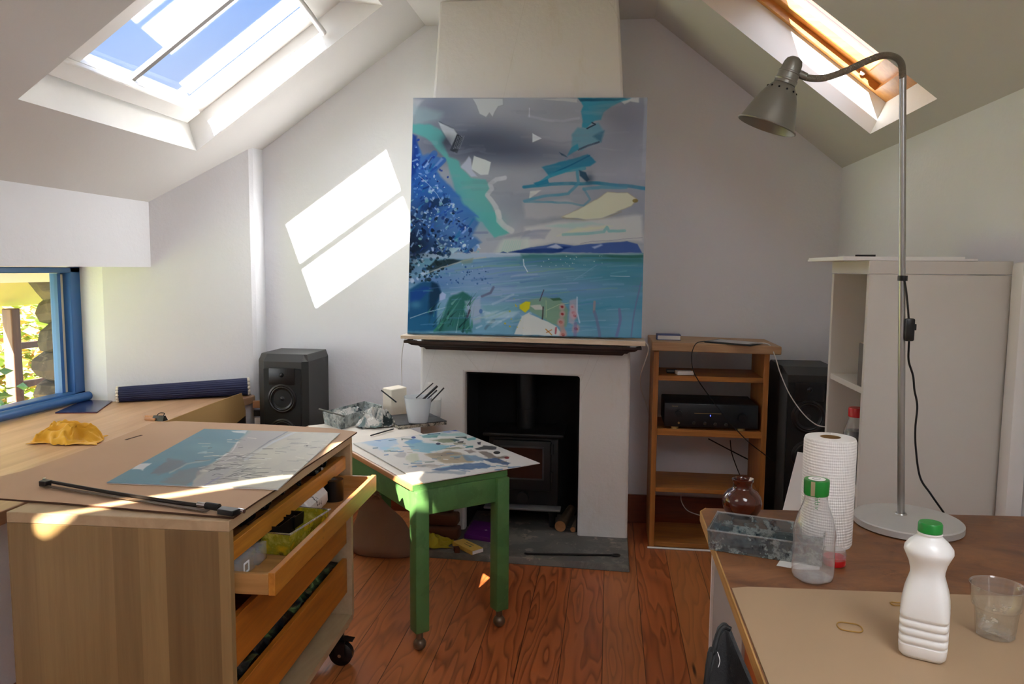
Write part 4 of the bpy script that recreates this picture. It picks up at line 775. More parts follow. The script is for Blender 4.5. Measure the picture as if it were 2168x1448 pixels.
L.poly(ps(1220, 385, 1380, 380, 1500, 420, 1460, 450, 1300, 440), '#7f9cb4', .85, 4, 3, .2); L.poly(ps(1400, 345, 1500, 340, 1600, 390, 1760, 400, 1700, 420, 1520, 410), '#8a8078', .85, 3, 3, .2); L.poly(ps(1450, 420, 1620, 420, 1760, 465, 1730, 490, 1560, 460), '#4f6c94', .9, 3, 3, .2); L.poly(ps(900, 540, 1150, 490, 1450, 460, 1540, 490, 1500, 530, 1200, 535, 1000, 550), '#5578a0', .92, 3, 3, .2, 4, 16); L.poly(ps(800, 560, 1000, 545, 1280, 560, 1260, 590, 1000, 585), '#98a3b0', .8, 4, 3, .3); L.poly(ps(640, 510, 800, 480, 1040, 490, 860, 515), '#a39b94', .75, 4, 3, .3); L.line(ps(940, 480, 1420, 460), 1.5, '#e3e6e8', .8); L.line(ps(740, 440, 900, 455), 1.5, '#99aaaa', .5)
for k in range(70):
    x, y = L.rs.uniform(775, 1080), L.rs.uniform(915, 1000); p_ = np.array([x, y]); l_ = L.rs.uniform(6, 26); a_ = L.rs.uniform(-.15, .12)
    if not (y > 915+(x-900)*.28 and y < 940+(x-760)*.55): continue
    L.line([(x, y), (x+l_, y+l_*a_)], L.rs.uniform(.8, 3), ['#5b86b4', '#8fb8cc', '#c9c2b4', '#7f8f86', '#e6e6e2', '#6f8fae', '#a69a88', '#3f6f8a'][k % 8], .75, .8, 1.2, .3)
for x_, y_, r_, c_ in ((420, 168, 6, '#2a3f9a'), (700, 186, 4.6, '#2b4a9a'), (742, 120, 3.2, '#3a4560'), (970, 255, 5, '#1c2a58'), (1610, 352, 7, '#1a1c24'), (1720, 408, 5, '#8f1d1c'), (1632, 422, 2, '#101218'), (1008, 383, 1.4, '#222'), (575, 212, 2, '#445')): 
    p_ = ps(x_, y_)[0]; L.dab(p_[0], p_[1], r_, r_*.45, c_ if len(c_) == 7 else '#333344', .95)
# ================================================================== FIREPLACE AND MANTEL
mt = empty('mantelpiece', (-.40, 3.5, .94), 'dark moulded mantelpiece with a pale board on top below the canvas', 'mantelpiece')
mb = MB(); mb.hexa([(-.962, 3.405, .994), (.162, 3.405, .982), (.162, YC, .982), (-.962, YC, .994)], [(-.962, 3.405, 1.010), (.162, 3.405, 1.004), (.162, YC, 1.004), (-.962, YC, 1.010)]); obj('top_board', mb, M['mantelboard'], mt, bevel=.002)
mb = MB()
pr = [(3.412, .985), (3.412, .974), (3.43, .972), (3.445, .962), (3.475, .956), (3.485, .948), (3.50, .946), (3.51, .936)]
for (ya, za), (yb, zb) in zip(pr[:-1], pr[1:]):
    sa, sb = (ya-3.405)*.85, (yb-3.405)*.85
    A = [(-.955+sa, ya, za), (.152-sa, ya, za-.010)]; B = [(-.955+sb, yb, zb), (.152-sb, yb, zb-.010)]
    mb.face([A[0], A[1], B[1], B[0]]); mb.face([A[0], B[0], (B[0][0], YC, zb), (A[0][0], YC, za)]); mb.face([A[1], (A[1][0], YC, za-.01), (B[1][0], YC, zb-.01), B[1]])
mb.face([B[0], B[1], (B[1][0], YC, B[1][2]), (B[0][0], YC, B[0][2])]); obj('moulding', mb, M['mantelwood'], mt, smooth=0)

sv = empty('wood_stove', (-.42, 3.74, .03), 'black cast iron stove standing inside the fireplace opening', 'stove')
SX0, SX1, SY = -.585, -.235, 3.66
mb = MB(); mb.box(((SX0+SX1)/2, SY+.12, .31), (SX1-SX0, .22, .36), bev=.008); obj('firebox', mb, M['iron'], sv)
a_ = Yp(1026, 921, SY-.02); mb = MB(); mb.box(((SX0+SX1)/2, SY+.115, .505), (SX1-SX0+.05, .28, .018), bev=.005); obj('top_plate', mb, M['iron'], sv)
mb = MB(); mb.box(((SX0+SX1)/2-.005, SY+.005, .35), (.29, .03, .255), bev=.01); dr_ = obj('door', mb, M['iron'], sv)
mb = MB(); mb.box(((SX0+SX1)/2-.005, SY-.012, .365), (.205, .004, .155)); obj('door_glass', mb, plain('sooty_glass', '#2a130a', 0.2), dr_)
mb = MB()
for z in (.285, .445): mb.box(((SX0+SX1)/2-.005, SY-.013, z), (.215, .006, .008))
for x in (-.105, .105): mb.box(((SX0+SX1)/2-.005+x, SY-.013, .365), (.008, .006, .165))
obj('glass_surround', mb, plain('worn_iron', '#4b4c4e', .5, .5), dr_)
for z in (.28, .42): mb = MB(); mb.cyl((SX1-.03, SY-.035, z), (SX1-.03, SY-.035, z+.05), .008); obj('hinge', mb, M['iron'], sv)
mb = MB(); mb.cyl(((SX0+SX1)/2, SY-.002, .19), ((SX0+SX1)/2, SY-.025, .19), .028, seg=28); obj('air_control', mb, M['iron'], sv)
mb = MB(); mb.box(((SX0+SX1)/2, SY-.02, .142), (SX1-SX0+.03, .07, .012), bev=.004); obj('ash_ledge', mb, plain('ash_ledge', '#6f6f70', .5, .4), sv)
for x in (SX0+.03, SX1-.03):
    for y in (SY+.04, SY+.2): mb = MB(); mb.cyl((x, y, .03), (x, y, .14), .014, .02, 12); obj('leg', mb, M['iron'], sv)
mb = MB(); mb.cyl(((SX0+SX1)/2, SY+.15, .51), ((SX0+SX1)/2, SY+.15, .818), .05, seg=28); mb.cyl(((SX0+SX1)/2, SY+.15, .60), ((SX0+SX1)/2, SY+.15, .615), .056, seg=28); obj('flue_pipe', mb, M['iron'], sv)

# logs at the right of the stove
def log(name, p0, p1, r, label):
    e_ = empty(name, p0, label, 'log', 'logs beside the stove'); m_ = MB(); p0, p1 = Vector(p0), Vector(p1); m_.cyl(p0, p1, r, r*.92, 18, caps=False)
    for v in m_.b.verts: v.co += Vector(mnoise.noise_vector(v.co*25))*.004
    obj('bark', m_, M['log'], e_); m_ = MB(); m_.cyl(p0, p0+(p1-p0)*.01, r*.98, r*.98, 18); obj('cut_end', m_, M['logend'], e_)
log('firewood_log', Zp(1186, 1126, .03)+Vector((0, 0, .028)), Zp(1200, 1100, .03)+Vector((.02, .06, .035)), .028, 'round split log with an orange cut end beside the stove')
log('firewood_stick', Zp(1213, 1128, .03)+Vector((0, 0, .016)), Zp(1222, 1104, .03)+Vector((.01, .06, .02)), .013, 'thin pale stick of firewood against the right fireplace jamb')
pk = empty('fire_poker', Zp(1230, 1176, .036), 'dark iron poker with a ring handle lying along the hearth', 'poker')
p0, p1 = Zp(1112, 1172, .036), Zp(1296, 1175, .036)
mb = MB(); mb.tube([p0+Vector((-.003, .004, 0)), p0+(p1-p0)*.03, p0+(p1-p0)*.5, p1], .0045, 8); obj('rod', mb, M['rust'], pk)
d_ = (p1-p0).normalized(); mb = MB(); mb.tube([p1+d_*(.017-.017*math.cos(t))+Vector((0, .009*math.sin(t), 0)) for t in np.linspace(0, 2*math.pi, 20)[:-1]], .0042, 8, closed=True); obj('ring_handle', mb, M['rust'], pk)

# things on the hearth
def cloth(name, cx, cy, z, sx_, sy_, h, ang, mat, seed, n=46, label=None, cat=None):
    mb = MB(); vs = []
    for j in range(n):
        for i in range(n):
            u, v = i/(n-1)*2-1, j/(n-1)*2-1; q = Vector((u*1.7+seed*3.1, v*1.7, seed))
            wx = mnoise.noise(q*1.1)*.42; wy = mnoise.noise(q*1.1+Vector((9, 4, 2)))*.42
            r = min(1, math.hypot(u, v)); env = max(0.0, 1-r**2.4)
            rid = 1-abs(mnoise.noise(q*1.6+Vector((3, 3, 3))))*2.0; rid2 = 1-abs(mnoise.noise(q*3.6+Vector((1, 7, 3))))*2.2
            zz = h*(env*(.22+.62*max(0, rid))+.20*max(0, rid2)*(.35+env*.65))
            x, y = (u+wx)*sx_, (v+wy)*sy_; ca, sa = math.cos(ang), math.sin(ang)
            vs.append(mb.b.verts.new((cx+x*ca-y*sa, cy+x*sa+y*ca, z+.003+max(0, zz))))
    for j in range(n-1):
        for i in range(n-1): mb.b.faces.new((vs[j*n+i], vs[j*n+i+1], vs[(j+1)*n+i+1], vs[(j+1)*n+i]))
    o = obj(name, mb, mat, smooth=3.0); md = o.modifiers.new('thick', 'SOLIDIFY'); md.thickness = .0025; md.offset = 1
    md = o.modifiers.new('sub', 'SUBSURF'); md.levels = md.render_levels = 1
    if label: tag(o, label, cat)
    return o
c_ = Zp(908, 1152, .03); cloth('dust_cloth', c_.x, c_.y, .03, .105, .055, .055, .15, M['olive'], 2, label='crumpled mustard yellow cloth on the hearth behind the green table leg', cat='cloth')
fb = empty('firelighter_box', Zp(1015, 1130, .03), 'purple firelighter box lying flat on the hearth', 'box')
q = [Zp(983, 1138, .034), Zp(1041, 1147, .034), Zp(1050, 1114, .034), Zp(1003, 1108, .034)]; q[2] = q[1]+(q[3]-q[0])
mb = MB(); mb.hexa([Vector((p.x, p.y, .030)) for p in q], [Vector((p.x, p.y, .052)) for p in q]); obj('carton', mb, M['purple'], fb, bevel=.0015)
cc_ = (q[0]+q[1]+q[2]+q[3])/4; ux = (q[1]-q[0]).normalized(); uy = (q[3]-q[0]).normalized(); mb = MB(); cz = Vector((cc_.x, cc_.y, .0524))+ux*.022-uy*.012
mb.face([cz+ux*.009, cz+uy*.009, cz-ux*.009, cz-uy*.009]); obj('printed_diamond', mb, M['paper'], fb)
mb = MB()
for k in range(7): a_ = Vector((cc_.x, cc_.y, .0523))-ux*(.040-.004*k)+uy*(-.022+.009*k); mb.face([a_, a_+ux*.05, a_+ux*.05+uy*.002, a_+uy*.002])
obj('printed_lines', mb, plain('lilac_print', '#8a4f9c', .5), fb)
mx = empty('matchbox', Zp(1000, 1158, .03), 'large yellow matchbox on the hearth in front of the purple box', 'matchbox')
q = [Zp(999, 1174, .034), Zp(1023, 1167, .034), Zp(1000, 1142, .034)]; v1, v2 = q[1]-q[0], q[2]-q[1]; v2 = v2-v1.normalized()*v2.dot(v1.normalized()); q = [q[0], q[1], q[1]+v2, q[0]+v2]
mb = MB(); mb.hexa([Vector((p.x, p.y, .031)) for p in q], [Vector((p.x, p.y, .051)) for p in q]); obj('sleeve', mb, M['matchy'], mx, bevel=.001)
mb = MB(); e1 = v1.normalized(); e2 = v2.normalized(); mb.hexa([q[0]+e1*.003-e2*.004+Vector((0, 0, .0)), q[1]-e1*.003-e2*.004, q[1]-e1*.003+e2*.004, q[0]+e1*.003+e2*.004], [p+Vector((0, 0, .0145)) for p in (q[0]+e1*.003-e2*.004, q[1]-e1*.003-e2*.004, q[1]-e1*.003+e2*.004, q[0]+e1*.003+e2*.004)]); obj('tray', mb, M['paper'], mx)
mid = (q[0]+q[1]+q[2]+q[3])/4
for k, s_ in ((-.008, .020), (.010, .028)):
    o_ = Vector((mid.x, mid.y, .0514))+e1*k; mb = MB()
    for j in range(7): b0 = o_-e2*s_+e2*(2*s_*j/7); mb.face([b0, b0+e2*s_*.2, b0+e2*s_*.2+e1*.006, b0+e1*.006])
    obj('printed_text', mb, plain('dark_print', '#4a3a22', .6), mx)
mb = MB(); mb.lathe([(.0001, 0), (.006, 0)], m=Matrix.Translation(Vector((mid.x, mid.y, .0514))-e2*.026-e1*.004), seg=18); obj('printed_seal', mb, plain('green_print', '#2b5a34', .6), mx)
c_ = Zp(966, 1170, .03); mb = MB(); mb.box((c_.x, c_.y+.01, .041), (.024, .034, .022), rot=.4, bev=.002); o_ = obj('peat_lump', mb, M['briq']); tag(o_, 'small dark brown peat lump beside the matchbox', 'peat lump')
# peat briquettes by the left jamb
labs = ['lowest peat briquette standing on the hearth left of the fireplace', 'middle peat briquette resting on another left of the fireplace', 'topmost peat briquette leaning on the left fireplace jamb']
for k, (px_, pz, dz, yy) in enumerate(((930, 1122, .060, 3.47), (928, 1098, .055, 3.50), (920, 1074, .055, 3.53))):
    x_ = Yp(px_, pz, yy).x; z_ = .031+k*.057; mb = MB(); mb.box((x_, yy, z_+.027), (.20, .075, .054), rot=-.05+.04*k, bev=.008)
    for v in mb.b.verts: v.co += Vector(mnoise.noise_vector(v.co*30))*.0012
    o_ = obj('peat_briquette', mb, M['briq']); tag(o_, labs[k], 'briquette', 'peat briquettes by the fireplace')
# hessian sack
sk = empty('hessian_sack', Zp(820, 1110, 0), 'brown hessian sack slumped on the floor behind the green table leg', 'sack')
mb = MB(); c_ = Vector((Yp(815, 1080, 3.31).x, 3.315, 0)); N1, N2 = 26, 18; rr = []
for j in range(N2+1):
    t = j/N2; z = .26*t; ring = []
    for i in range(N1):
        a = 2*math.pi*i/N1; w_ = (1-.78*t**1.7)*(.9+.25*min(1, t*6)*(1-t)); x = .160*w_*math.copysign(abs(math.cos(a))**.8, math.cos(a))-.06*t; y = .085*w_*math.copysign(abs(math.sin(a))**.8, math.sin(a))
        p = Vector((c_.x+x, c_.y+y, z)); p += Vector(mnoise.noise_vector(p*9))*.018*min(1, t*5); ring.append(mb.b.verts.new((p.x, p.y, max(.002, p.z))))
    rr.append(ring)
for j in range(N2):
    for i in range(N1): mb.b.faces.new((rr[j][i], rr[j][(i+1) % N1], rr[j+1][(i+1) % N1], rr[j+1][i]))
mb.b.faces.new(rr[0][::-1]); mb.b.faces.new(rr[-1]); obj('bag', mb, M['hessian'], sk, smooth=2.5)
mb = MB(); t_ = Vector((c_.x-.06, c_.y-.03, .27))
for k in range(9):
    a = k*.7; mb.tube([t_, t_+Vector((.03*math.cos(a), .03*math.sin(a), .02)), t_+Vector((.05*math.cos(a), .04*math.sin(a), .0+.02*math.sin(k)))], .006, 6)
obj('gathered_neck', mb, M['hessian'], sk)
mb = MB(); a_ = Yp(802, 1040, c_.y-.135); mb.sheet([a_, a_+Vector((.028, -.006, 0)), a_+Vector((.032, .0, .055)), a_+Vector((.004, .006, .055))], .001); obj('paper_tag', mb, plain('dull_tag', '#8d7c66', .8), sk)

# ================================================================== GREEN TABLE AND WHAT IS ON IT
U1 = Vector((math.cos(.705), math.sin(.705), 0)); U2 = Vector((-U1.y, U1.x, 0)); C1 = Vector((-.630, 2.452, 0))
gt = empty('green_table', C1+U1*.16+U2*.5, 'narrow green painted table on ball castors with a palette board on top', 'table')
RZ = Matrix.Rotation(.705, 3, 'Z')
LW, LLn = .325, 1.05
def tb(a, b, z): return C1+U1*a+U2*b+Vector((0, 0, z))
for a, b in ((0, 0), (LW, 0), (0, LLn), (LW, LLn)):
    mb = MB(); mb.box(tb(a, b, .3205), (.052, .052, .499), rot=RZ, bev=.005); lg = obj('leg', mb, M['green'], gt)
    mb = MB(); mb.ball(tb(a, b, .0235), .0225, 22); mb.cyl(tb(a, b, .04), tb(a, b, .072), .012); obj('ball_castor', mb, plain('worn_brass_ball', '#6b5a48', .35, .5) if 'worn_brass_ball' not in bpy.data.materials else bpy.data.materials['worn_brass_ball'], lg)
for a0, b0, a1, b1 in ((.0, 0, LW, 0), (0, .0, 0, LLn), (LW, 0, LW, LLn), (0, LLn, LW, LLn)):
    o_ = Vector(((a0+a1)/2, (b0+b1)/2, 0)); along_a = b0 == b1
    ln = (LW-.05 if along_a else LLn-.05); dm = (ln, .022, .088) if along_a else (.022, ln, .088)
    mb = MB(); mb.box(tb(o_.x, o_.y, .525), dm, rot=RZ, bev=.002); obj('apron', mb, M['green'], gt)
mb = MB(); mb.box(tb(LW/2, LLn/2+.035, .580), (LW+.062, LLn+.075, .020), rot=RZ, bev=.003); tt = obj('tabletop', mb, M['raww'], gt)
mb = MB(); mb.box(tb(LW/2, -.0045, .580), (LW+.055, .0035, .020), rot=RZ); obj('edge_strip', mb, M['green'], gt)
mb = MB(); mb.box(tb(LW/2+.004, LLn/2+.038, .5912), (LW+.052, LLn+.062, .0024), rot=RZ); obj('painted_surface', mb, plain('chipped_white', '#d9d2c6', .6, var=.1, vscale=12), tt)
pal = L.mesh('palette_board', M['paintflat'], None, thick=.003); tag(pal, 'white mixing board smeared with blue and grey paint on the green table', 'palette')
ZS = .5928
# stained tray with brush, rag, white block, jars, sketchbook
def tub(mb, quad, z0, h, t=.003, flare=.0, floor_=True):
    q = [Vector((p.x, p.y, z0)) for p in quad]; c = sum(q, Vector())/4
    O_ = [c+(p-c)*(1+flare)+Vector((0, 0, h)) for p in q]; I_ = [c+(p-c)*(1+flare)*(1-t/((p-c).length)*1.6)+Vector((0, 0, h)) for p in q]; B_ = [c+(p-c)*(1-t/((p-c).length)*1.6)+Vector((0, 0, t)) for p in q]
    n = 4
    def band(A, B):
        for i in range(n): mb.face([A[i], A[(i+1) % n], B[(i+1) % n], B[i]])
    band(q, O_); band(O_, I_); band(I_, B_); mb.face(B_); mb.face(q[::-1]); bmesh.ops.remove_doubles(mb.b, verts=mb.b.verts[:], dist=1e-6); return mb
q = [Zp(687, 898, ZS), Zp(722, 909, ZS), Zp(806, 884, ZS), None]; q[3] = q[0]+(q[2]-q[1])
mb = MB(); tub(mb, q, ZS, .060, .003, .06); tr_ = obj('paint_tray', mb, M['tray'], bevel=.002); tag(tr_, 'long grey paint-stained plastic tray at the back of the green table', 'tray')
def stick(name, p0, p1, r, mat, label, cat, group=None, tip=None):
    m_ = MB(); m_.tube([p0, p0+(p1-p0)*.5, p1], r, 10); o = obj(name, m_, mat); tag(o, label, cat, group); return o
stick('paint_brush', Zp(676, 866, ZS+.064), Zp(728, 881, ZS+.066), .004, plain('stained_handle', '#55544e', .5), 'thick stained brush handle lying across the corner of the grey tray', 'brush')
mb = MB(); c_ = (q[1]+q[2])/2; 
rg = cloth('tray_tissue', (q[0].x+q[2].x)/2, (q[0].y+q[2].y)/2, ZS+.012, .085, .05, .065, .5, M['rag'], 7, 34, 'scrunched blue stained tissue inside the grey tray', 'tissue')
c_ = Zp(800, 903, ZS); cloth('paint_rag', c_.x-.010, c_.y+.002, ZS, .078, .050, .10, .5, M['rag'], 12, 52, 'crumpled white and dark paint rag in front of the grey tray', 'rag')
c_ = Zp(834, 880, ZS)+Vector((-.004, .035, 0)); hb = Yp(832, 822, c_.y).z-ZS; wx, wy = .060, .042
wb = [c_+RB for RB in (Vector((-wx, -wy*.3, 0)), Vector((-.006, -wy, 0)), Vector((wx, wy*.1, 0)), Vector((.008, wy, 0)))]
mb = MB(); mb.hexa([Vector((p.x, p.y, ZS+.0005)) for p in wb], [Vector((p.x*1.0, p.y, ZS+hb+(.004, -.001, .008, .012)[k])) for k, p in enumerate(wb)]); o_ = obj('white_block', mb, M['cream'], bevel=.004); tag(o_, 'square white block standing behind the jars on the green table', 'block')
sb = empty('sketchbook', Zp(895, 893, ZS), 'black covered sketchbook with painty page edges under the brush pot', 'sketchbook')
q = [Zp(843, 909, ZS), Zp(946, 899, ZS), Zp(924, 878, ZS), None]; v1 = q[1]-q[0]; v2 = q[2]-q[1]; v2 -= v1.normalized()*v2.dot(v1.normalized()); q[2] = q[1]+v2; q[3] = q[0]+v2
mb = MB(); mb.hexa([Vector((p.x, p.y, ZS+.0008)) for p in q], [Vector((p.x, p.y, ZS+.015)) for p in q]); obj('pages', mb, M['sketchedge'], sb)
mb = MB(); mb.hexa([Vector((p.x, p.y, ZS+.015)) for p in q], [Vector((p.x, p.y, ZS+.0185)) for p in q]); obj('cover', mb, M['sketch'], sb)
ZK = ZS+.0187
def pot(name, base, r0, r1, h, mat, label, cat, sq=3.2, ang=.3, wall=.0016):
    m_ = MB(); z = base.z
    m_.lathe([(.0005, 0), (r0*.92, 0), (r0, .004), (r0+(r1-r0)*.5, h*.5), (r1, h), (r1-wall, h), (r0-wall+(r1-r0)*.5, h*.5), (r0-wall, .006), (.0005, .005)], base, 40, square=sq, sq_ang=ang)
    o = obj(name, m_, mat, smooth=1.0); tag(o, label, cat); return o
c_ = Zp(885, 893, ZK); pt = pot('brush_pot', c_, .046, .064, .118, M['frost'], 'frosted white plastic pot of brushes on the black sketchbook', 'pot')
c2 = Vector((c_.x-.012, c_.y+.185, ZS+.0005)); pot('glass_jar', c2, .074, .078, .098, M['tub'], 'clear stained plastic jar behind the frosted brush pot', 'jar', 4.0)
BH = plain('brush_handle', '#1b1c1e', .4)
zt = ZK+.11
for k, (xa, ya, xb, yb, r, lab) in enumerate(((900, 826, 917, 811, .0028, 'thin dark brush standing left in the frosted pot'), (909, 833, 926, 817, .0055, 'thickest dark brush in the middle of the frosted pot'), (914, 836, 925, 826, .0036, 'short dark brush just behind the thickest one in the pot'), (922, 840, 940, 821, .0033, 'thin dark brush leaning farthest right out of the pot'))):
    yy = c_.y+(.02 if k == 3 else .0); T_ = Yp(xb, yb, yy+.012); B_ = Yp(xa, ya, yy); B_ = B_+(B_-T_).normalized()*.055
    stick('paint_brush', B_, T_, r, BH, lab, 'brush', 'brushes in the jars')
T_ = Yp(807, 826, c2.y-.01); B_ = Yp(831, 845, c2.y); stick('paint_brush', B_+(B_-T_)*.35, T_, .0035, BH, 'dark brush leaning left out of the clear jar', 'brush', 'brushes in the jars')
stick('paint_brush', Zp(785, 922, ZS+.008), Zp(833, 908, ZS+.006), .003, BH, 'dark brush lying on the palette board beside the rag', 'brush')

# ================================================================== SPEAKERS AND SHELF UNIT
def speaker(label, x0, x1, yf, yb, H, cl, cr, drivers):
    e_ = empty('speaker', ((x0+x1)/2, (yf+yb)/2, 0), label, 'speaker', 'floor standing speakers')
    f = [(x0, yb), (x1, yb), (x1, yf+cr), (x1-cr, yf), (x0+cl, yf), (x0, yf+cl)]; m_ = MB(); H1 = H-.035
    lo = [Vector((x, y, .02)) for x, y in f]; mid = [Vector((x, y, H1)) for x, y in f]
    hi = [Vector(p) for p in ((x0+.012, yb, H), (x1-.012, yb, H), (x1-.012, yf+cr+.01, H), (x1-cr-.004, yf+.035, H), (x0+cl+.004, yf+.035, H), (x0+.012, yf+cl+.01, H))]
    V = [[m_.b.verts.new(p) for p in L_] for L_ in (lo, mid, hi)]
    for A, B in zip(V[:-1], V[1:]):
        for i in range(6): m_.b.faces.new((A[i], A[(i+1) % 6], B[(i+1) % 6], B[i]))
    m_.b.faces.new(V[0][::-1]); m_.b.faces.new(V[2]); obj('cabinet', m_, M['greyvinyl'], e_, smooth=0, bevel=.002)
    xc = (x0+cl+x1-cr)/2; wv = (x1-cr)-(x0+cl); m_ = MB(); m_.box((xc, yf-.006, H1/2+.0), (wv-.004, .012, H1-.07), bev=.004); bf = obj('baffle', m_, plain('baffle_black', '#0b0b08', .75) if 'baffle_black' not in bpy.data.materials else bpy.data.materials['baffle_black'], e_)
    m_ = MB(); m_.box((xc, yf-.013, H-.108), (wv*.68, .006, .085), bev=.002); obj('tweeter_plate', m_, M['black'], bf)
    m_ = MB(); m_.ball((xc, yf-.016, H-.10), .012, 16); obj('tweeter_dome', m_, M['black'], bf)
    for z, r in drivers:
        mm = Matrix.Translation((xc, yf-.012, z)) @ Matrix.Rotation(math.pi/2, 4, 'X')
        m_ = MB(); m_.lathe([(r*1.12, 0), (r*1.12, .004), (r*1.0, .007), (r*.93, .004), (r*.86, .006), (r*.80, .002)], m=mm, seg=40); obj('driver_surround', m_, M['black'], bf)
        m_ = MB(); m_.lathe([(r*.82, .003), (r*.28, -.010), (r*.26, -.004), (r*.12, .004), (.0004, .006)], m=mm, seg=40); obj('driver_cone', m_, M['cone'], bf)
    m_ = MB(); m_.box(((x0+x1)/2, (yf+yb)/2, .01), (x1-x0+.02, yb-yf+.02, .02), bev=.004); obj('plinth', m_, M['black'], e_); return e_
speaker('tall black speaker in the left corner beside the worktop', -1.768, -1.492, 3.575, 3.87, .885, .052, .026, ((.665, .066), (.49, .066)))
speaker('tall black speaker between the pine shelf unit and the white bookcase', .785, 1.045, 3.56, 3.86, .885, .03, .04, ((.66, .068), (.48, .062), (.31, .06)))
x0, x1 = .209, .731; yf, yb = 3.555, 3.86
su = empty('shelf_unit', ((x0+x1)/2, 3.7, 0), 'open pine hi-fi shelf unit right of the fireplace', 'shelf unit')
mb = MB(); mb.hexa([(.196, 3.525, .951), (.775, 3.525, .944), (.775, 3.90, .944), (.196, 3.90, .951)], [(.196, 3.525, .993), (.775, 3.525, .982), (.775, 3.90, .982), (.196, 3.90, .993)]); obj('top', mb, M['pinetop'], su, bevel=.004)
for xx in (x0, x1-.024): mb = MB(); mb.box((xx+.012, (yf+yb)/2, .473), (.024, yb-yf, .946)); obj('side_panel', mb, M['pinez'], su, bevel=.002)
shz = []
for (px_, pt_, pb_) in ((1396.6, 795, 806), (1392.6, 908, 922), (1389.7, 1032.6, 1042), (1386.6, 1148, 1158)):
    zt_ = Yp(px_, pt_, yf).z; zb_ = Yp(px_, pb_, yf).z; zb_ = max(zb_, .004); shz.append(zt_)
    mb = MB(); mb.box(((x0+x1)/2, (yf+yb)/2+.004, (zt_+zb_)/2), (x1-x0-.048, yb-yf-.008, zt_-zb_)); obj('shelf', mb, M['pinex'], su, bevel=.002)
mb = MB(); mb.cyl((x0-.008, yf-.008, .006), (x1+.004, yf-.008, .006), .005, seg=8); obj('floor_bead', mb, M['white'], su)
# amplifier
am = empty('amplifier', (.45, 3.7, shz[1]), 'black stereo amplifier with round knobs on the pine shelf', 'amplifier')
ax0, ax1 = Yp(1407, 870, 3.57).x, Yp(1604, 880, 3.57).x; za = shz[1]+.012; hz = Yp(1409, 852, 3.57).z-za; xm = (ax0+ax1)/2
mb = MB(); mb.box((xm, 3.70, za+hz/2), (ax1-ax0, .25, hz), bev=.006); obj('case', mb, M['blackmat'], am)
mb = MB(); mb.box((xm, 3.57, za+hz/2), (ax1-ax0+.004, .016, hz), bev=.005); fp = obj('front_panel', mb, plain('amp_front', '#10161b', .3), am)
AY = 3.5615
for px_, py_, r in ((1437, 875, .016), (1572, 884, .021)):
    p = Yp(px_, py_, AY); mb = MB(); mb.cyl((p.x, AY, p.z), (p.x, AY-.014, p.z), r, r*.94, 30); mb.cyl((p.x, AY-.013, p.z), (p.x, AY-.0145, p.z), r*.8, r*.8, 30); obj('dial', mb, M['black'], am)
for px_, py_ in ((1469, 895), (1492, 896), (1514, 898), (1537, 899)): p = Yp(px_, py_, AY); mb = MB(); mb.cyl((p.x, AY, p.z), (p.x, AY-.012, p.z), .0075, .0065, 20); obj('knob', mb, plain('knob_grey', '#4a4740', .3, .6) if 'knob_grey' not in bpy.data.materials else bpy.data.materials['knob_grey'], am)
p = Yp(1437, 895, AY); mb = MB(); mb.cyl((p.x, AY, p.z), (p.x, AY-.004, p.z), .005, .005, 16); obj('headphone_socket', mb, M['gold'], am)
p, p2 = Yp(1470, 874, AY), Yp(1527, 877, AY); mb = MB(); mb.box(((p.x+p2.x)/2, AY, (p.z+p2.z)/2), (p2.x-p.x, .003, .0022)); obj('display_line', mb, M['gold'], am)
p = Yp(1504, 880, AY); mb = MB(); mb.box((p.x, AY, p.z), (.003, .003, .007)); obj('power_light', mb, M['led'], am)
p = Yp(1429, 859.5, AY); text('printed_text', 'marantz', .0085, frame_m(Vector((p.x, AY-.0004, p.z)), (1, 0, 0), (0, 0, 1)), M['gold'], am)
for xx in (ax0+.05, ax1-.07): mb = MB(); mb.cyl((xx, 3.585, shz[1]), (xx, 3.585, za+.002), .018, seg=20); obj('foot', mb, M['gold'], am)
# small things on the unit
zt = .9865
tbq = [Yp(1494, 737, 3.535), None]
tb_ = empty('tablet', Vector((.50, 3.66, zt)), 'black tablet lying on top of the pine shelf unit', 'tablet')
ZTB = .991
q = [Zp(1497, 729, ZTB), Zp(1599, 736, ZTB), None, None]; v1 = q[1]-q[0]; v1.z = 0; vn = Vector((-v1.y, v1.x, 0)).normalized(); q = [Vector((p.x, p.y, ZTB)) for p in (q[0], q[1], q[1]+vn*.165, q[0]+vn*.165)]
dy_ = max(0.0, 3.535-q[0].y) if q[0].y < 3.535 else 0.0
sc_ = 3.575/q[0].y
q = [Vector((p.x*1.0, p.y+3.575-q[0].y, 0)) for p in q]
ztop = lambda x: .993-(x-.196)*.019
mb = MB(); mb.hexa([Vector((p.x, p.y, ztop(p.x)+.0006)) for p in q], [Vector((p.x, p.y, ztop(p.x)+.008)) for p in q]); bd = obj('body', mb, M['black'], tb_, bevel=.002)
cm = sum(q, Vector())/4; mb = MB(); mb.face([Vector((cm.x+(p.x-cm.x)*.80, cm.y+(p.y-cm.y)*.88, ztop(cm.x+(p.x-cm.x)*.8)+.0085)) for p in q]); obj('screen', mb, M['screen'], bd)
bk = empty('pocket_book', Vector((.26, 3.66, zt)), 'small blue pocket book lying at the left of the pine unit top', 'book')
x_ = Yp(1415, 715, 3.66).x; zz_ = ztop(x_)+.001
mb = MB(); mb.box((x_, 3.66, zz_+.0125), (.105, .075, .019)); obj('pages', mb, M['paper'], bk)
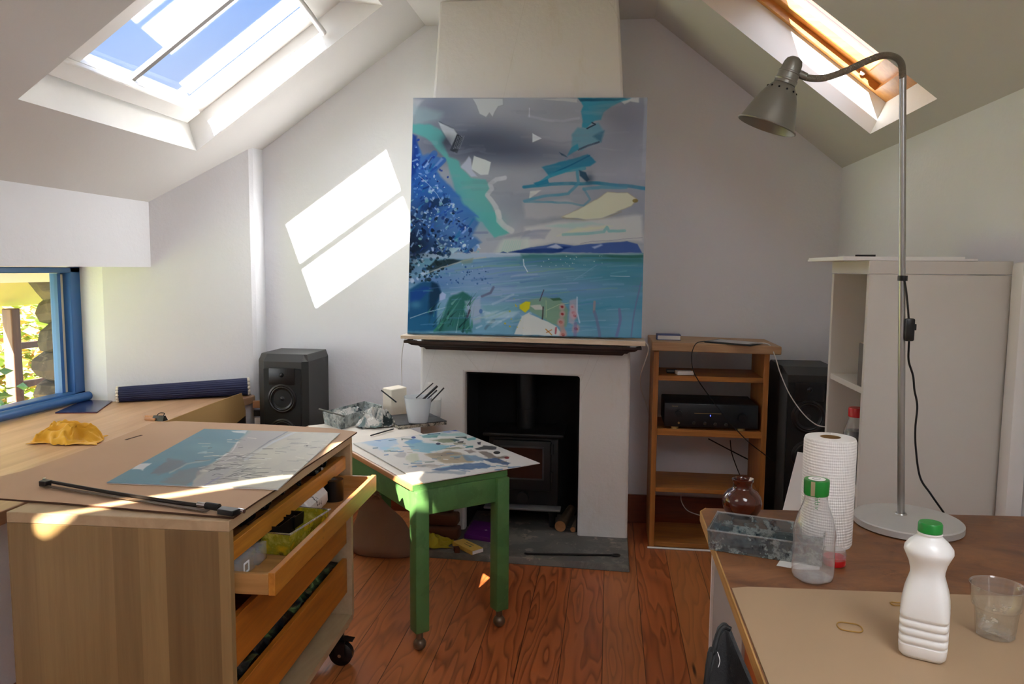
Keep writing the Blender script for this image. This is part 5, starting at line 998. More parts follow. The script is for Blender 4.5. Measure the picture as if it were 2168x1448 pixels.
mb = MB(); mb.box((x_, 3.66, zz_+.0238), (.11, .08, .0035)); mb.box((x_, 3.66, zz_+.0015), (.11, .08, .003)); mb.box((x_-.055, 3.66, zz_+.0125), (.003, .08, .025)); obj('cover', mb, M['book'], bk)
mb = MB(); p = Yp(1449, 792, 3.60); mb.box((p.x, 3.61, shz[0]+.010), (.078, .055, .018), rot=.2, bev=.003); o_ = obj('white_adapter', mb, M['white'], bevel=0); tag(o_, 'small white plastic box on the upper pine shelf', 'box')
mb = MB(); p = Yp(1423, 788, 3.63); mb.box((p.x, 3.66, shz[0]+.009), (.05, .05, .016), bev=.003); o_ = obj('black_adapter', mb, M['black']); tag(o_, 'small black plug adapter beside the white box on the pine shelf', 'adapter')
def cable(name, pts, r, mat, label, grp=None):
    m_ = MB(); m_.tube(spline(pts, 8), r, 7); o = obj(name, m_, mat); tag(o, label, 'cable', grp); return o
cable('cable', [Vector((q[0].x+.003, q[0].y+.02, .9935)), Yp(1474, 727, 3.515), Yp(1465, 748, 3.512), Yp(1466, 778, 3.512), Yp(1478, 805, 3.515), Yp(1510, 850, 3.52), Yp(1540, 890, 3.535), Yp(1563, 914, 3.53), Yp(1590, 940, 3.53), Yp(1640, 978, 3.56)], .0022, M['cable'], 'thin black cable dropping from the tablet across the amplifier')
cable('cable', [Vector((q[1].x-.01, q[1].y+.08, ztop(q[1].x)+.004)), Yp(1625, 728, 3.56), Yp(1640, 752, 3.515), Yp(1652, 790, 3.48), Yp(1672, 835, 3.45), Yp(1700, 875, 3.42), Yp(1728, 899, 3.40), Yp(1752, 904, 3.38)], .0024, M['wcable'], 'white cable sweeping from the pine unit down to the white bookcase')
cable('cable', [Yp(1366, 724, 3.41), Yp(1373, 738, 3.42), Yp(1366, 765, 3.5), Yp(1356, 795, 3.62), Yp(1358, 825, 3.75), Yp(1368, 855, 3.85), Yp(1374, 880, 3.90)], .0022, M['wcable'], 'white cable hanging from the right end of the mantelpiece')
cable('cable', [Yp(858, 716, 3.42), Yp(853, 735, 3.55), Yp(850, 770, 3.85), Yp(851, 812, 3.90), Yp(853, 860, 3.91)], .0018, M['wcable'], 'thin white cable hanging from the left end of the mantelpiece')
cable('cable', [Yp(1500, 929, 3.80), Yp(1540, 950, 3.845), Yp(1583, 972, 3.88), Yp(1615, 986, 3.89), Yp(1630, 984, 3.88)], .003, M['cable'], 'black cable crossing under the amplifier shelf to the right speaker')
cable('cable', [Yp(1546, 932, 3.80), Yp(1549, 958, 3.80), Yp(1558, 985, 3.78), Yp(1566, 1005, 3.76)], .0025, M['cable'], 'short black cable dropping behind the lower pine shelf')
cable('cable', [Yp(1442, 1045, 3.84), Yp(1443, 1062, 3.80), Yp(1456, 1081, 3.76), Yp(1485, 1092, 3.72)], .0025, M['wcable'], 'grey white cable loop under the lowest pine shelf')
# ================================================================== WINDOW WORKTOP
mb = MB(); mb.hexa([(-2.64, -.6, .60), (-1.66, -.6, .60), (-1.66, 1.90, .60), (-1.93, 3.05, .60), (-1.862, 3.77, .60), (-1.897, 3.797, .60), (-2.492, 3.462, .60), (-2.64, 3.462, .60)], [(-2.64, -.6, .64), (-1.66, -.6, .64), (-1.66, 1.90, .64), (-1.93, 3.05, .64), (-1.862, 3.77, .64), (-1.897, 3.797, .64), (-2.492, 3.462, .64), (-2.64, 3.462, .64)])
wt = obj('worktop', mb, M['worktop'], smooth=0, bevel=.004); tag(wt, 'long pine worktop running under the blue window', 'worktop')
ZW = .64
mb = MB(); mb.box((-1.80, 3.0, .30), (.05, .05, .60)); o_ = obj('leg', mb, M['pinez'], wt)
c_ = Zp(148, 936, ZW); cloth('dust_cloth', c_.x-.01, c_.y+.02, ZW, .115, .075, .085, .15, M['yellow'], 5, label='crumpled bright yellow cloth on the worktop below the blue window', cat='cloth')
# rolled reed mat against the splayed wall
rm = empty('rolled_mat', Vector((-2.2, 3.55, ZW)), 'rolled navy reed mat lying against the splayed white wall', 'mat')
dS = Vector((.613, .336, 0)).normalized(); nS = Vector((.336, -.613, 0)).normalized()
r0, r1 = .038, .045
def wallpt(px_, py_):
    p0 = Vector((-2.5, 3.472, 0)); n = Vector((dS.y, -dS.x, 0)); return Vector(hit(px_, py_, tuple(n), float(n.dot(p0))+.047))
A_ = wallpt(252, 836); B_ = wallpt(524, 826)
A_ = Vector((A_.x, A_.y, ZW+r0+.002)); B_ = Vector((B_.x, B_.y, ZW+r1+.006)); 
mb = MB(); pts = [A_.lerp(B_, k/14) for k in range(15)]; seg = 66; rings = []
d_ = (B_-A_).normalized(); u_ = d_.cross(Vector((0, 0, 1))).normalized(); v_ = u_.cross(d_)
for k, p in enumerate(pts):
    R_ = r0+(r1-r0)*k/14; rings.append([mb.b.verts.new(p+(u_*math.cos(2*math.pi*i/seg)+v_*math.sin(2*math.pi*i/seg))*(R_-(.0022 if i % 3 == 0 else 0))) for i in range(seg)])
for k in range(14):
    for i in range(seg): mb.b.faces.new((rings[k][i], rings[k][(i+1) % seg], rings[k+1][(i+1) % seg], rings[k+1][i]))
mb.b.faces.new(rings[0][::-1]); mb.b.faces.new(rings[-1]); obj('reed_roll', mb, M['navy'], rm, smooth=.25)
for P0, s_, R_ in ((A_, -1, r0), (B_, 1, r1)):
    mb = MB()
    for ring, rr_ in ((R_*.88, 13), (R_*.52, 8)):
        for i in range(rr_): a = 2*math.pi*i/rr_; mb.ball(P0+d_*s_*.006+(u_*math.cos(a)+v_*math.sin(a))*ring, .0085, 8)
    obj('beaded_end', mb, M['bead'], rm)
# navy folder on the sill end of the worktop
fo = empty('folder', Zp(178, 862, ZW), 'glossy navy folder with a maroon edge at the window corner of the worktop', 'folder')
q = [Zp(117, 876, ZW), Zp(205, 875, ZW), Zp(238, 851, ZW), Zp(180, 849, ZW)]
mb = MB(); mb.hexa([p+Vector((0, 0, .0005)) for p in q], [p+Vector((0, 0, .004)) for p in q]); obj('pages', mb, M['redbrown'], fo)
mb = MB(); mb.hexa([p+Vector((0, 0, .004)) for p in q], [p+Vector((0, 0, .007)) for p in q]); obj('cover', mb, M['navygloss'], fo)
# wooden sticks with a black clip
for k, (xa, ya, xb, yb) in enumerate(((309, 881, 334, 884), (308, 886, 330, 888))):
    a, b = Zp(xa, ya, ZW+.006), Zp(xb, yb, ZW+.006); mb = MB(); mb.box((a+b)/2, ((b-a).length, .014, .011), rot=math.atan2((b-a).y, (b-a).x), bev=.001); o_ = obj('wooden_stick', mb, M['raww']); tag(o_, ('farther' if k == 0 else 'nearer')+' of the two short wooden sticks beside the black clip on the worktop', 'stick', 'sticks by the clip')
bc = empty('bulldog_clip', Zp(341, 890, ZW), 'small black bulldog clip on the worktop by two wooden sticks', 'clip')
c_ = Zp(337, 890, ZW); mb = MB(); mb.hexa([(c_.x-.03, c_.y-.012, ZW), (c_.x+.03, c_.y-.02, ZW), (c_.x+.035, c_.y+.012, ZW), (c_.x-.025, c_.y+.02, ZW)], [(c_.x-.025, c_.y-.002, ZW+.022), (c_.x+.028, c_.y-.008, ZW+.022), (c_.x+.03, c_.y+.002, ZW+.022), (c_.x-.022, c_.y+.008, ZW+.022)]); obj('jaw', mb, M['black'], bc)
mb = MB(); mb.tube(spline([c_+Vector((-.01, 0, .022)), c_+Vector((.012, -.012, .036)), c_+Vector((.03, -.006, .034)), c_+Vector((.018, .004, .022))], 6), .002, 8); obj('wire_handle', mb, M['black'], bc)
# brown board and card leaning on the worktop front
bs = empty('cardboard_sheet', Vector((-1.93, 3.4, .25)), 'brown cardboard sheet standing on edge against the far worktop front', 'cardboard')
A0 = Vector((-1.905, 2.98, 0)); A1 = Vector((-1.838, 3.72, 0)); nA = Vector((A1.y-A0.y, -(A1.x-A0.x), 0)).normalized()
def bp(px_, py_, off=0): return Vector(hit(px_, py_, tuple(nA), float(nA.dot(A0))+off))
t0, t1 = bp(349, 893), bp(512, 832); e1_ = bp(520, 868)
q = [Vector((t0.x, t0.y, .25)), Vector((e1_.x, e1_.y, .25)), e1_, t1, bp(450, 854), t0]
mb = MB(); mb.hexa([p-nA*.004 for p in q], q); obj('sheet', mb, M['card2'], bs, smooth=0)
mb = MB(); c1, c2 = bp(497, 899, .0006), bp(520, 880, .0006); mb.face([Vector((c1.x, c1.y, c1.z-.06)), Vector((c2.x, c2.y, c1.z-.06)), c2, c1]); obj('dark_patch', mb, plain('dark_brown_patch', '#1d130d', .8), bs)
cs = empty('frame_bundle', Vector((-1.92, 3.74, .45)), 'dark framed panels stacked behind the cardboard sheet next to the left speaker', 'frames')
for k, (zz, m_) in enumerate(((.60, 'raww'), (.555, 'black'), (.515, 'cream'), (.47, 'black'))):
    mb = MB(); mb.box((-1.83+.006*k, 3.735-.004*k, zz), (.05, .03, .032 if k else .035), rot=.35); obj('panel', mb, M[m_], cs)
mb = MB(); mb.box((-1.825, 3.735, .226), (.06, .03, .45), rot=.3); obj('panel', mb, M['black'], cs)

# ================================================================== DRAWER CABINET
TH = math.radians(1.7); CO = Vector((-.818, 1.518, 0)); CU = Vector((-math.sin(TH), math.cos(TH), 0)); CV = Vector((math.cos(TH), math.sin(TH), 0)); RC = Matrix.Rotation(TH, 3, 'Z')
def K(a, b, z): return CO+CV*a+CU*b+Vector((0, 0, z))
def kbox(mb, a0, a1, b0, b1, z0, z1, bev=0.0): mb.box(K((a0+a1)/2, (b0+b1)/2, (z0+z1)/2), (abs(a1-a0), abs(b1-b0), abs(z1-z0)), rot=RC, bev=bev); return mb
CW, CD_, CH = .525, .875, .765
cb = empty('drawer_cabinet', K(-.26, .44, 0), 'wooden plan drawer cabinet on castors with one drawer pulled open', 'cabinet')
kbox(mb := MB(), -CW, 0, 0, CD_, .740, CH); obj('top', mb, M['beechtop'], cb, bevel=.002)
kbox(mb := MB(), -CW, 0, 0, .020, .12, .740); obj('side_panel', mb, M['beech'], cb, bevel=.001)
mb = MB(); pf = [(-CW, .12), (-.02, .095), (-.015, .11), (-.004, .128), (0, .15), (0, .740), (-CW, .740)]
mb.hexa([K(a, CD_-.020, z) for a, z in pf], [K(a, CD_, z) for a, z in pf]); obj('side_panel', mb, M['beechtop'], cb, bevel=.001)
kbox(mb := MB(), -CW, -CW+.012, .02, CD_-.02, .13, .740); obj('back_panel', mb, M['beech'], cb)
kbox(mb := MB(), -CW+.012, -.002, .02, CD_-.02, .128, .150); obj('bottom_shelf', mb, M['beechtop'], cb)
def drawer(out, z0, z1, floor_z, hb, mat, thick=.016, label=None):
    """drawer pulled out by `out`; low sides when open"""
    f = kbox(MB(), -.014-thick+out, -.014+out, .028, CD_-.028, z0, z1); d = obj('drawer', f, mat, cb, label=label, bevel=.0015)
    L0 = -CW+.03+out
    kbox(m1 := MB(), L0, -.014-thick+out, .03, CD_-.03, floor_z, floor_z+.006); obj('drawer_floor', m1, M['drawerin'], d)
    for b0 in (.028, CD_-.040): kbox(m1 := MB(), L0, -.014-thick+out, b0, b0+.012, floor_z-.002, z0+hb); obj('drawer_side', m1, M['drawerin'], d, bevel=.001)
    kbox(m1 := MB(), L0, L0+.012, .04, CD_-.04, floor_z, z0+hb); obj('drawer_back', m1, M['drawerin'], d); return d
drawer(0, .656, .700, .658, .040, M['drawer'])
OUT = .104
dop = drawer(OUT, .587, .640, .590, .049, M['drawer'], label='shallow drawer pulled out and holding tubs and tape')
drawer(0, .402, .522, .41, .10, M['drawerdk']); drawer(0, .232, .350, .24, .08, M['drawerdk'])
kbox(mb := MB(), -.04+OUT, -.014+OUT, .028, .04, .636, .6405)
for a, b in ((-.03, .09), (-.035, CD_-.07), (-CW+.05, .09), (-CW+.05, CD_-.07)):
    mb = MB(); mb.cyl(K(a, b, .088), K(a, b, .128), .02, .024, 16); kbox(mb, a-.004, a+.03, b-.022, b-.018, .04, .09); kbox(mb, a-.004, a+.03, b+.018, b+.022, .04, .09); kbox(mb, a-.006, a+.03, b-.022, b+.022, .084, .090); cst = obj('castor', mb, M['black'], cb)
    mb = MB(); mm = Matrix.Translation(K(a+.012, b-.015, .040)) @ RC.to_4x4() @ Matrix.Rotation(-math.pi/2, 4, 'X'); mb.lathe([(.006, 0), (.030, 0), (.0395, .004), (.0395, .026), (.030, .030), (.006, .030)], m=mm, seg=30, cap=(True, True)); obj('wheel', mb, M['black'], cst)
    mb = MB(); mb.cyl(K(a+.012, b-.024, .040), K(a+.012, b+.024, .040), .006, seg=12); obj('axle', mb, M['chrome'], cst)
    mb = MB(); mb.sheet([K(a-.01, b-.015, .094), K(a+.055, b-.015, .090), K(a+.055, b+.015, .090), K(a-.01, b+.015, .094)], .003); obj('brake_lever', mb, M['black'], cst)
# in the top drawer: dark tubes
rt_ = random.Random(4)
for k in range(9):
    b = .07+.088*k; a = -.075-.02*rt_.random(); z = .686; an = rt_.uniform(-.5, .5)
    e_ = empty('paint_tube', K(a, b, .67), ['nearest', 'second nearest', 'third nearest', 'fourth nearest', 'middle', 'fourth farthest', 'third farthest', 'second farthest', 'farthest'][k]+' dark paint tube in the gap of the top drawer', 'paint tube', 'paint tubes in the top drawer')
    p0 = K(a-.05*math.sin(an), b-.045*math.cos(an), z); p1 = K(a+.05*math.sin(an), b+.03*math.cos(an), z); mb = MB(); mb.tube([p0, p0.lerp(p1, .5), p1], lambda t: .006+.010*t, 12); obj('tube', mb, M['darkstuff'], e_)
    p2 = p1+(p1-p0).normalized()*.016; mb = MB(); mb.cyl(p1, p2, .0075, .006, 12); obj('cap', mb, [M['black'], M['white'], M['grey']][k % 3], e_)
# in the open drawer
ZD = .597
yt = empty('yellow_tub', K(-.02, .34, ZD), 'clear food tub stained yellow in the open cabinet drawer', 'tub')
q = [K(.040, .235, 0), K(.070, .42, 0), K(-.075, .44, 0), K(-.105, .25, 0)]
mb = MB(); tub(mb, q, ZD, .060, .0025, .07); obj('tub', mb, M['ytub'], yt, bevel=.001)
mb = MB(); c_ = sum(q, Vector())/4; rim = [c_+(Vector((p.x, p.y, 0))-Vector((c_.x, c_.y, 0)))*1.10+Vector((0, 0, ZD+.060)) for p in q]; mb.tube(rim, .003, 8, closed=True); obj('rim', mb, M['tub'], yt)
for k, (a, b) in enumerate(((-.055, .30), (-.045, .355))):
    bb = empty('black_tray', K(a, b, ZD+.01), ('larger' if k == 0 else 'smaller')+' black plastic tray standing inside the yellow stained tub', 'tray', 'black trays in the yellow tub'); mb = MB(); qq = [K(a+.06, b-.045+.02*k, 0), K(a+.065, b+.045-.02*k, 0), K(a-.02, b+.05-.02*k, 0), K(a-.025, b-.04+.02*k, 0)]; tub(mb, qq, ZD+.006+.03*k, .062-.03*k, .002, .05); obj('shell', mb, M['black'], bb)
mb = MB(); prf = [(-.045, 0), (.0, 0), (.038, .006), (.047, .022), (.046, .046), (.034, .060), (.012, .064), (-.045, .062)]
mb.hexa([K(-.045+x, .475, ZD+z+.0005) for x, z in prf], [K(-.045+x, .63, ZD+z+.0005) for x, z in prf]); o_ = obj('white_bottle', mb, splattered('spotted_white', '#dedcd8', ['#e4e2df', '#d4d0ca', '#3a3a3c'], 9, .4), bevel=.004); tag(o_, 'chunky white plastic bottle lying in the open cabinet drawer', 'bottle')
tp = empty('tape_roll', K(.020, .72, ZD), 'black roll of wide tape standing in the open drawer', 'tape'); c_ = K(-.005, .70, ZD)
mb = MB(); mb.lathe([(.014, .0005), (.030, .0005), (.030, .066), (.014, .066), (.014, .0005)], c_, 34); obj('roll', mb, M['black'], tp); mb = MB(); mb.lathe([(.0135, .001), (.0135, .0655), (.010, .0655), (.010, .001), (.0135, .001)], c_, 24); obj('core', mb, M['grey'], tp)
cl_ = empty('clear_case', K(-.02, .12, ZD), 'clear plastic case with a square white label in the open drawer', 'case')
kbox(mb := MB(), -.085, -.012, .055, .155, ZD+.0005, ZD+.052, .004); obj('case', mb, M['tub'], cl_)
mb = MB(); c_ = Xp(523, 1180, K(-.010, .1, 0).x); bb_ = (Vector((c_.x, c_.y, 0))-CO).dot(CU)
for (db, dz, wb_, hb_) in ((0, .011, .026, .004), (0, -.011, .026, .004), (-.012, 0, .004, .024), (.012, 0, .004, .024)): kbox(mb, -.0125, -.0108, bb_+db-wb_/2, bb_+db+wb_/2, ZD+.022+dz-hb_/2, ZD+.022+dz+hb_/2)
obj('label_square', mb, M['paper'], cl_)
kbox(mb := MB(), -.075, -.010, .165, .215, ZD+.0005, ZD+.046, .003); o_ = obj('clear_box', mb, M['tub']); tag(o_, 'small clear box between the labelled case and the yellow tub', 'box')
# black film over the lowest drawer
mb = MB(); n1, n2 = 60, 10; vs = []
for j in range(n2):
    for i in range(n1):
        b = .035+.78*i/(n1-1); a = -.05-.10*j/(n2-1)+.022*(1 if j == 0 else 0); q_ = Vector((b*16, a*30, 1.3)); z = .338+.030*min(1, j*.4)+.020*mnoise.noise(q_)+.012*mnoise.noise(q_*2.7)+.012*math.sin(b*3.5)
        vs.append(mb.b.verts.new(K(min(a+.012*mnoise.noise(q_*1.7), -.034), b, z)))
for j in range(n2-1):
    for i in range(n1-1): mb.b.faces.new((vs[j*n1+i], vs[j*n1+i+1], vs[(j+1)*n1+i+1], vs[(j+1)*n1+i]))
o_ = obj('plastic_film', mb, M['film'], smooth=3); tag(o_, 'crumpled shiny black plastic film stuffed in the lowest cabinet drawer', 'plastic film'); md = o_.modifiers.new('thick', 'SOLIDIFY'); md.thickness = .001
# cardboard sheet on the cabinet, its left half reaching over to the worktop side
ZB_ = CH+.0012
cpx = [(-95, 1052), (0, 1059), (130, 1068), (300, 1083), (494, 1099), (548, 1062), (597, 1031), (640, 996), (700, 956), (756, 917), (700, 909), (560, 901), (455, 897), (372, 894), (321, 898), (290, 912), (200, 948), (60, 997), (-110, 1040)]
mb = MB(); lo = [Zp(x, y, ZB_) for x, y in cpx]; hi = [p+Vector((0, 0, .0045)) for p in lo]
o_ = obj('cardboard_sheet', mb.hexa(lo, hi), [M['card'], M['carddk']], smooth=0); tag(o_, 'large flat corrugated cardboard sheet covering the drawer cabinet top', 'cardboard')
for f in o_.data.polygons: f.material_index = 0 if abs(f.normal.z) > .5 else 1
mb = MB(); a, b = Zp(266, 931, ZB_+.005), Zp(300, 921, ZB_+.005); mb.box((a+b)/2, ((b-a).length, .008, .0006), rot=math.atan2((b-a).y, (b-a).x)); slit = obj('slit', mb, M['carddk'], o_)
land.location.z += ZB_+.0045+.004-ZC+.0
# bow
bw = empty('cello_bow', Zp(300, 1050, ZB_+.006), 'black string instrument bow lying across the cardboard sheet', 'bow')
p0, p1 = Zp(98, 1018, ZB_+.018), Zp(508, 1081, ZB_+.016); d_ = (p1-p0).normalized(); nb_ = Vector((d_.y, -d_.x, 0)); cam_s = 1 if nb_.y < 0 else -1; nb_ = nb_*cam_s
pts = [p0+(p1-p0)*t+Vector((0, 0, -.006*math.sin(math.pi*t)))-nb_*.003*math.sin(math.pi*t) for t in np.linspace(0, 1, 24)]
mb = MB(); mb.tube(pts, lambda t: .0042+.0012*t, 10); obj('stick', mb, plain('carbon_stick', '#18130f', .3), bw)
mb = MB(); h0, h1 = p0+nb_*.014-Vector((0, 0, .008)), p0+d_*((p1-p0).length-.075)+nb_*.016-Vector((0, 0, .006)); up_ = Vector((0, 0, .0012)); wv = nb_*.006; mb.hexa([h0-wv, h1-wv, h1+wv, h0+wv], [h0-wv+up_, h1-wv+up_, h1+wv+up_, h0+wv+up_]); obj('bow_hair', mb, plain('dark_hair', '#4f3c28', .6), bw)
mb = MB(); c_ = p0+d_*.004; mb.hexa([c_-d_*.012-Vector((0, 0, .010)), c_+d_*.014-Vector((0, 0, .010)), c_+d_*.014+nb_*.018-Vector((0, 0, .010)), c_-d_*.008+nb_*.018-Vector((0, 0, .010))], [c_-d_*.012+Vector((0, 0, .005)), c_+d_*.018+Vector((0, 0, .005)), c_+d_*.014+nb_*.018+Vector((0, 0, .004)), c_-d_*.008+nb_*.018+Vector((0, 0, .004))]); obj('tip', mb, M['black'], bw, bevel=.002)
mb = MB(); c_ = p0-d_*.006; mb.box(c_+Vector((0, 0, .004)), (.006, .010, .005), rot=.4); obj('tip_plate', mb, M['chrome'], bw)
Lb = (p1-p0).length; f0 = p0+d_*(Lb-.075); mb = MB(); mb.tube([p0+d_*(Lb-.118), p0+d_*(Lb-.095)], .0062, 12); obj('silver_winding', mb, M['chrome'], bw); mb = MB(); mb.tube([p0+d_*(Lb-.094), p0+d_*(Lb-.075), p0+d_*(Lb-.058)], .0082, 12); obj('thumb_grip', mb, M['blackmat'], bw)
mb = MB(); c_ = p0+d_*(Lb-.022)+nb_*.006; hv = d_*.026; mb.hexa([c_-hv-nb_*.004-Vector((0, 0, .007)), c_+hv-nb_*.004-Vector((0, 0, .007)), c_+hv*.8+nb_*.018-Vector((0, 0, .007)), c_-hv*.8+nb_*.018-Vector((0, 0, .007))], [c_-hv-nb_*.004+Vector((0, 0, .006)), c_+hv-nb_*.004+Vector((0, 0, .006)), c_+hv*.8+nb_*.018+Vector((0, 0, .005)), c_-hv*.8+nb_*.018+Vector((0, 0, .005))]); obj('frog', mb, M['black'], bw, bevel=.002)
mb = MB(); mb.cyl(p1-d_*.004, p1+d_*.012, .0058, .005, 12); obj('screw_button', mb, M['chrome'], bw)
# ================================================================== WORK TABLE (right foreground)
ZTb = .74
wk = empty('work_table', (.65, 1.25, 0), 'long stained wooden work table in the right foreground', 'table')
mb = MB(); mb.prism([(.230, .60), (1.10, .60), (1.10, 1.918), (.245, 1.857), (.229, 1.83)], .716, ZTb); obj('tabletop', mb, M['tabletop'], wk, smooth=0, bevel=.002)
mb = MB(); mb.prism([(.2275, .60), (.2302, .60), (.2302, 1.832), (.2275, 1.828)], .7162, .7396); mb.prism([(.2275, 1.831), (.2295, 1.828), (.2455, 1.856), (.2440, 1.859)], .7162, .7396); obj('front_edge', mb, M['plyedge'], wk, smooth=0)
mb = MB(); mb.prism([(.236, .62), (.246, .62), (.246, 1.83), (.236, 1.82)], .704, .716); obj('under_rail', mb, M['white'], wk)
mb = MB(); mb.prism([(.262, 1.42), (.280, 1.42), (.280, 1.80), (.262, 1.80)], .0, .704); obj('end_panel', mb, plain('pale_grey_panel', '#a8a4a0', .5), wk)
mb = MB(); mb.prism([(.256, 1.800), (.280, 1.800), (.280, 1.812), (.256, 1.812)], .0, .704); obj('end_panel_edge', mb, M['white'], wk)
mb = MB(); mb.prism([(.268, .64), (.284, .64), (.284, 1.42), (.268, 1.42)], .22, .704); obj('side_board', mb, M['orange'], wk)
for x_, y_ in ((1.06, 1.86), (1.06, .66), (.31, .66)): mb = MB(); mb.box((x_, y_, .355), (.05, .05, .71)); obj('leg', mb, M['white'], wk)
# hardboard sheet
cp = [Zp(1545, 1248, ZTb), Zp(1592, 1247, ZTb), Zp(1780, 1253, ZTb), Zp(2168, 1268, ZTb)]
xh = 1.09; sl = (cp[3].y-cp[0].y)/(cp[3].x-cp[0].x)
q = [Vector((.2325, cp[0].y, 0)), Vector((.262, cp[1].y+.003, 0)), Vector((.45, cp[2].y+.002, 0)), Vector((xh, cp[0].y+sl*(xh-cp[0].x), 0)), Vector((xh, .62, 0)), Vector((.234, .62, 0))]
mb = MB(); o_ = obj('hardboard_sheet', mb.hexa([Vector((p.x, p.y, ZTb+.0003)) for p in q], [Vector((p.x, p.y, ZTb+.003)) for p in q]), M['hardboard'], smooth=0); tag(o_, 'pale brown hardboard sheet covering the near half of the work table', 'board')
ZH = ZTb+.0032
# floor-lamp style desk lamp
lp = empty('table_lamp', Vector((.685, 1.82, ZTb)), 'tall grey gooseneck lamp with a bell shade standing on the work table', 'lamp')
lc = Vector((.690, 1.795, ZTb)); pb = Vector((.684, 1.82, ZTb+.018)); ptop = Vector((.634, 1.82, 1.752))
mb = MB(); mb.lathe([(.0005, .001), (.108, .001), (.115, .003), (.115, .016), (.112, .0185), (.02, .0195), (.0005, .0195)], lc, 64); obj('base', mb, M['alumat'], lp, smooth=.5)
mb = MB(); mb.cyl(pb+Vector((0, 0, .0005)), pb+Vector((0, 0, .004)), .014, .012, 24); obj('base_collar', mb, M['alu'], lp)
mb = MB(); mb.cyl(pb, ptop, .0078, .0072, 20); obj('pole', mb, M['alu'], lp)
gn = [ptop-Vector((.0, 0, .004)), Vector((.629, 1.82, 1.780)), Vector((.613, 1.82, 1.795)), Vector((.588, 1.82, 1.798)), Vector((.555, 1.82, 1.787)), Vector((.512, 1.82, 1.767)), Vector((.467, 1.82, 1.753)), Vector((.432, 1.82, 1.754)), Vector((.412, 1.82, 1.763))]
gs = spline(gn, 26); mb = MB(); mb.tube(gs, lambda t: .0072+.0007*(1 if int(t*len(gs)) % 2 else 0), 14); obj('gooseneck', mb, plain('gooseneck_steel', '#8a8577', .35, .6), lp, smooth=.3)
ct, cr_ = Vector((.404, 1.82, 1.800)), Vector((.348, 1.83, 1.652)); ax_ = cr_-ct; Lx = ax_.length; mm = Matrix.Translation(ct) @ ax_.normalized().to_track_quat('Z', 'Y').to_matrix().to_4x4()
pf = [(.0005, 0), (.010, .001), (.017, .006), (.0205, .014), (.022, .026), (.0225, .033), (.0245, .034), (.0245, .037), (.0235, .038), (.0238, .050), (.0258, .051), (.0258, .054), (.0245, .056), (.0248, .062), (.0225, .063)]
mb = MB(); mb.lathe(pf, m=mm, seg=44); obj('shade_cap', mb, M['greymetal'], lp, smooth=.5)
sh = [(.022, .062), (.027, .066), (.035, .078), (.043, .094), (.050, .112), (.056, .130), (.061, .147), (.0655, Lx)]
mb = MB(); mb.lathe(sh+[(.0645, Lx)]+[(r-.0012, z) for r, z in sh[::-1]], m=mm, seg=56); shd = obj('shade', mb, M['greymetal'], lp, smooth=.6)
mb = MB(); mb.tube([mm @ Vector((.0665*math.cos(t), .0665*math.sin(t), Lx)) for t in np.linspace(0, 2*math.pi, 57)[:-1]], .0022, 8, closed=True); obj('rolled_rim', mb, M['greymetal'], shd)
mb = MB()
for k in range(12):
    a = k*math.pi/6+.2; n_ = Vector((math.cos(a), math.sin(a), 0)); c_ = mm @ (n_*.0345+Vector((0, 0, .0765))); d_ = (mm.to_3x3() @ (n_*.8+Vector((0, 0, -.55)))).normalized(); mb.cyl(c_-d_*.001, c_+d_*.0012, .0022, .0022, 12)
obj('vent_hole', mb, M['soot'], shd)
mb = MB(); b_ = mm @ Vector((.0005, 0, .10)); mb.lathe([(.0005, .062), (.013, .064), (.014, .085), (.020, .10), (.026, .118), (.020, .137), (.0005, .143)], m=mm, seg=24); obj('bulb', mb, M['white'], lp)
mb = MB(); mb.box(mm @ Vector((-.026, 0, .050)), (.014, .016, .016), bev=.002); mb2 = Vector((.420, 1.82, 1.761)); mb.cyl(Vector((.412, 1.82, 1.763)), Vector((.428, 1.82, 1.756)), .0095, .0085, 16); obj('swivel_joint', mb, M['greymetal'], lp)
mb = MB(); c_ = Yp(1913, 589, 1.82); mb.cyl(c_+Vector((-.002, 0, -.006)), c_+Vector((-.002, 0, .006)), .0105, .0105, 18); obj('cable_grommet', mb, M['black'], lp)
cpts = [Yp(1915, 593, 1.812), Yp(1919, 620, 1.81), Yp(1922, 650, 1.81), Yp(1924, 676, 1.81), Yp(1926, 700, 1.81), Yp(1924, 735, 1.82), Yp(1924, 765, 1.83), Yp(1933, 795, 1.84), Yp(1936, 825, 1.845), Yp(1942, 860, 1.85), Yp(1938, 905, 1.86), Yp(1939, 950, 1.87), Yp(1948, 1010, 1.88), Yp(1970, 1045, 1.885), Zp(1998, 1085, ZTb+.004)]
mb = MB(); mb.tube(spline(cpts, 8), .0024, 8); obj('cord', mb, M['cable'], lp)
c_ = Yp(1925.5, 698, 1.81); mb = MB(); mb.box(c_, (.020, .014, .052), bev=.004); sw = obj('inline_switch', mb, M['black'], lp); mb = MB(); mb.box(c_+Vector((.011, 0, .006)), (.006, .006, .014), bev=.001); obj('switch_rocker', mb, M['blackmat'], sw)
# kitchen paper
kp = empty('paper_towel_roll', Vector((.470, 1.648, ZTb)), 'tall roll of white quilted paper towel standing on the work table', 'paper towel')
c_ = Vector((.470, 1.650, ZTb)); mb = MB(); mb.lathe([(.021, .001), (.050, .001), (.0525, .006), (.0525, .224), (.050, .231), (.046, .232), (.021, .232), (.021, .001)], c_, 64); obj('roll', mb, M['towel'], kp, smooth=.8, org=None)
mb = MB(); mb.lathe([(.0212, .0015), (.0212, .2316), (.0195, .2316), (.0195, .0015)], c_, 32); obj('core', mb, plain('card_core', '#8f6d3f', .8), kp)
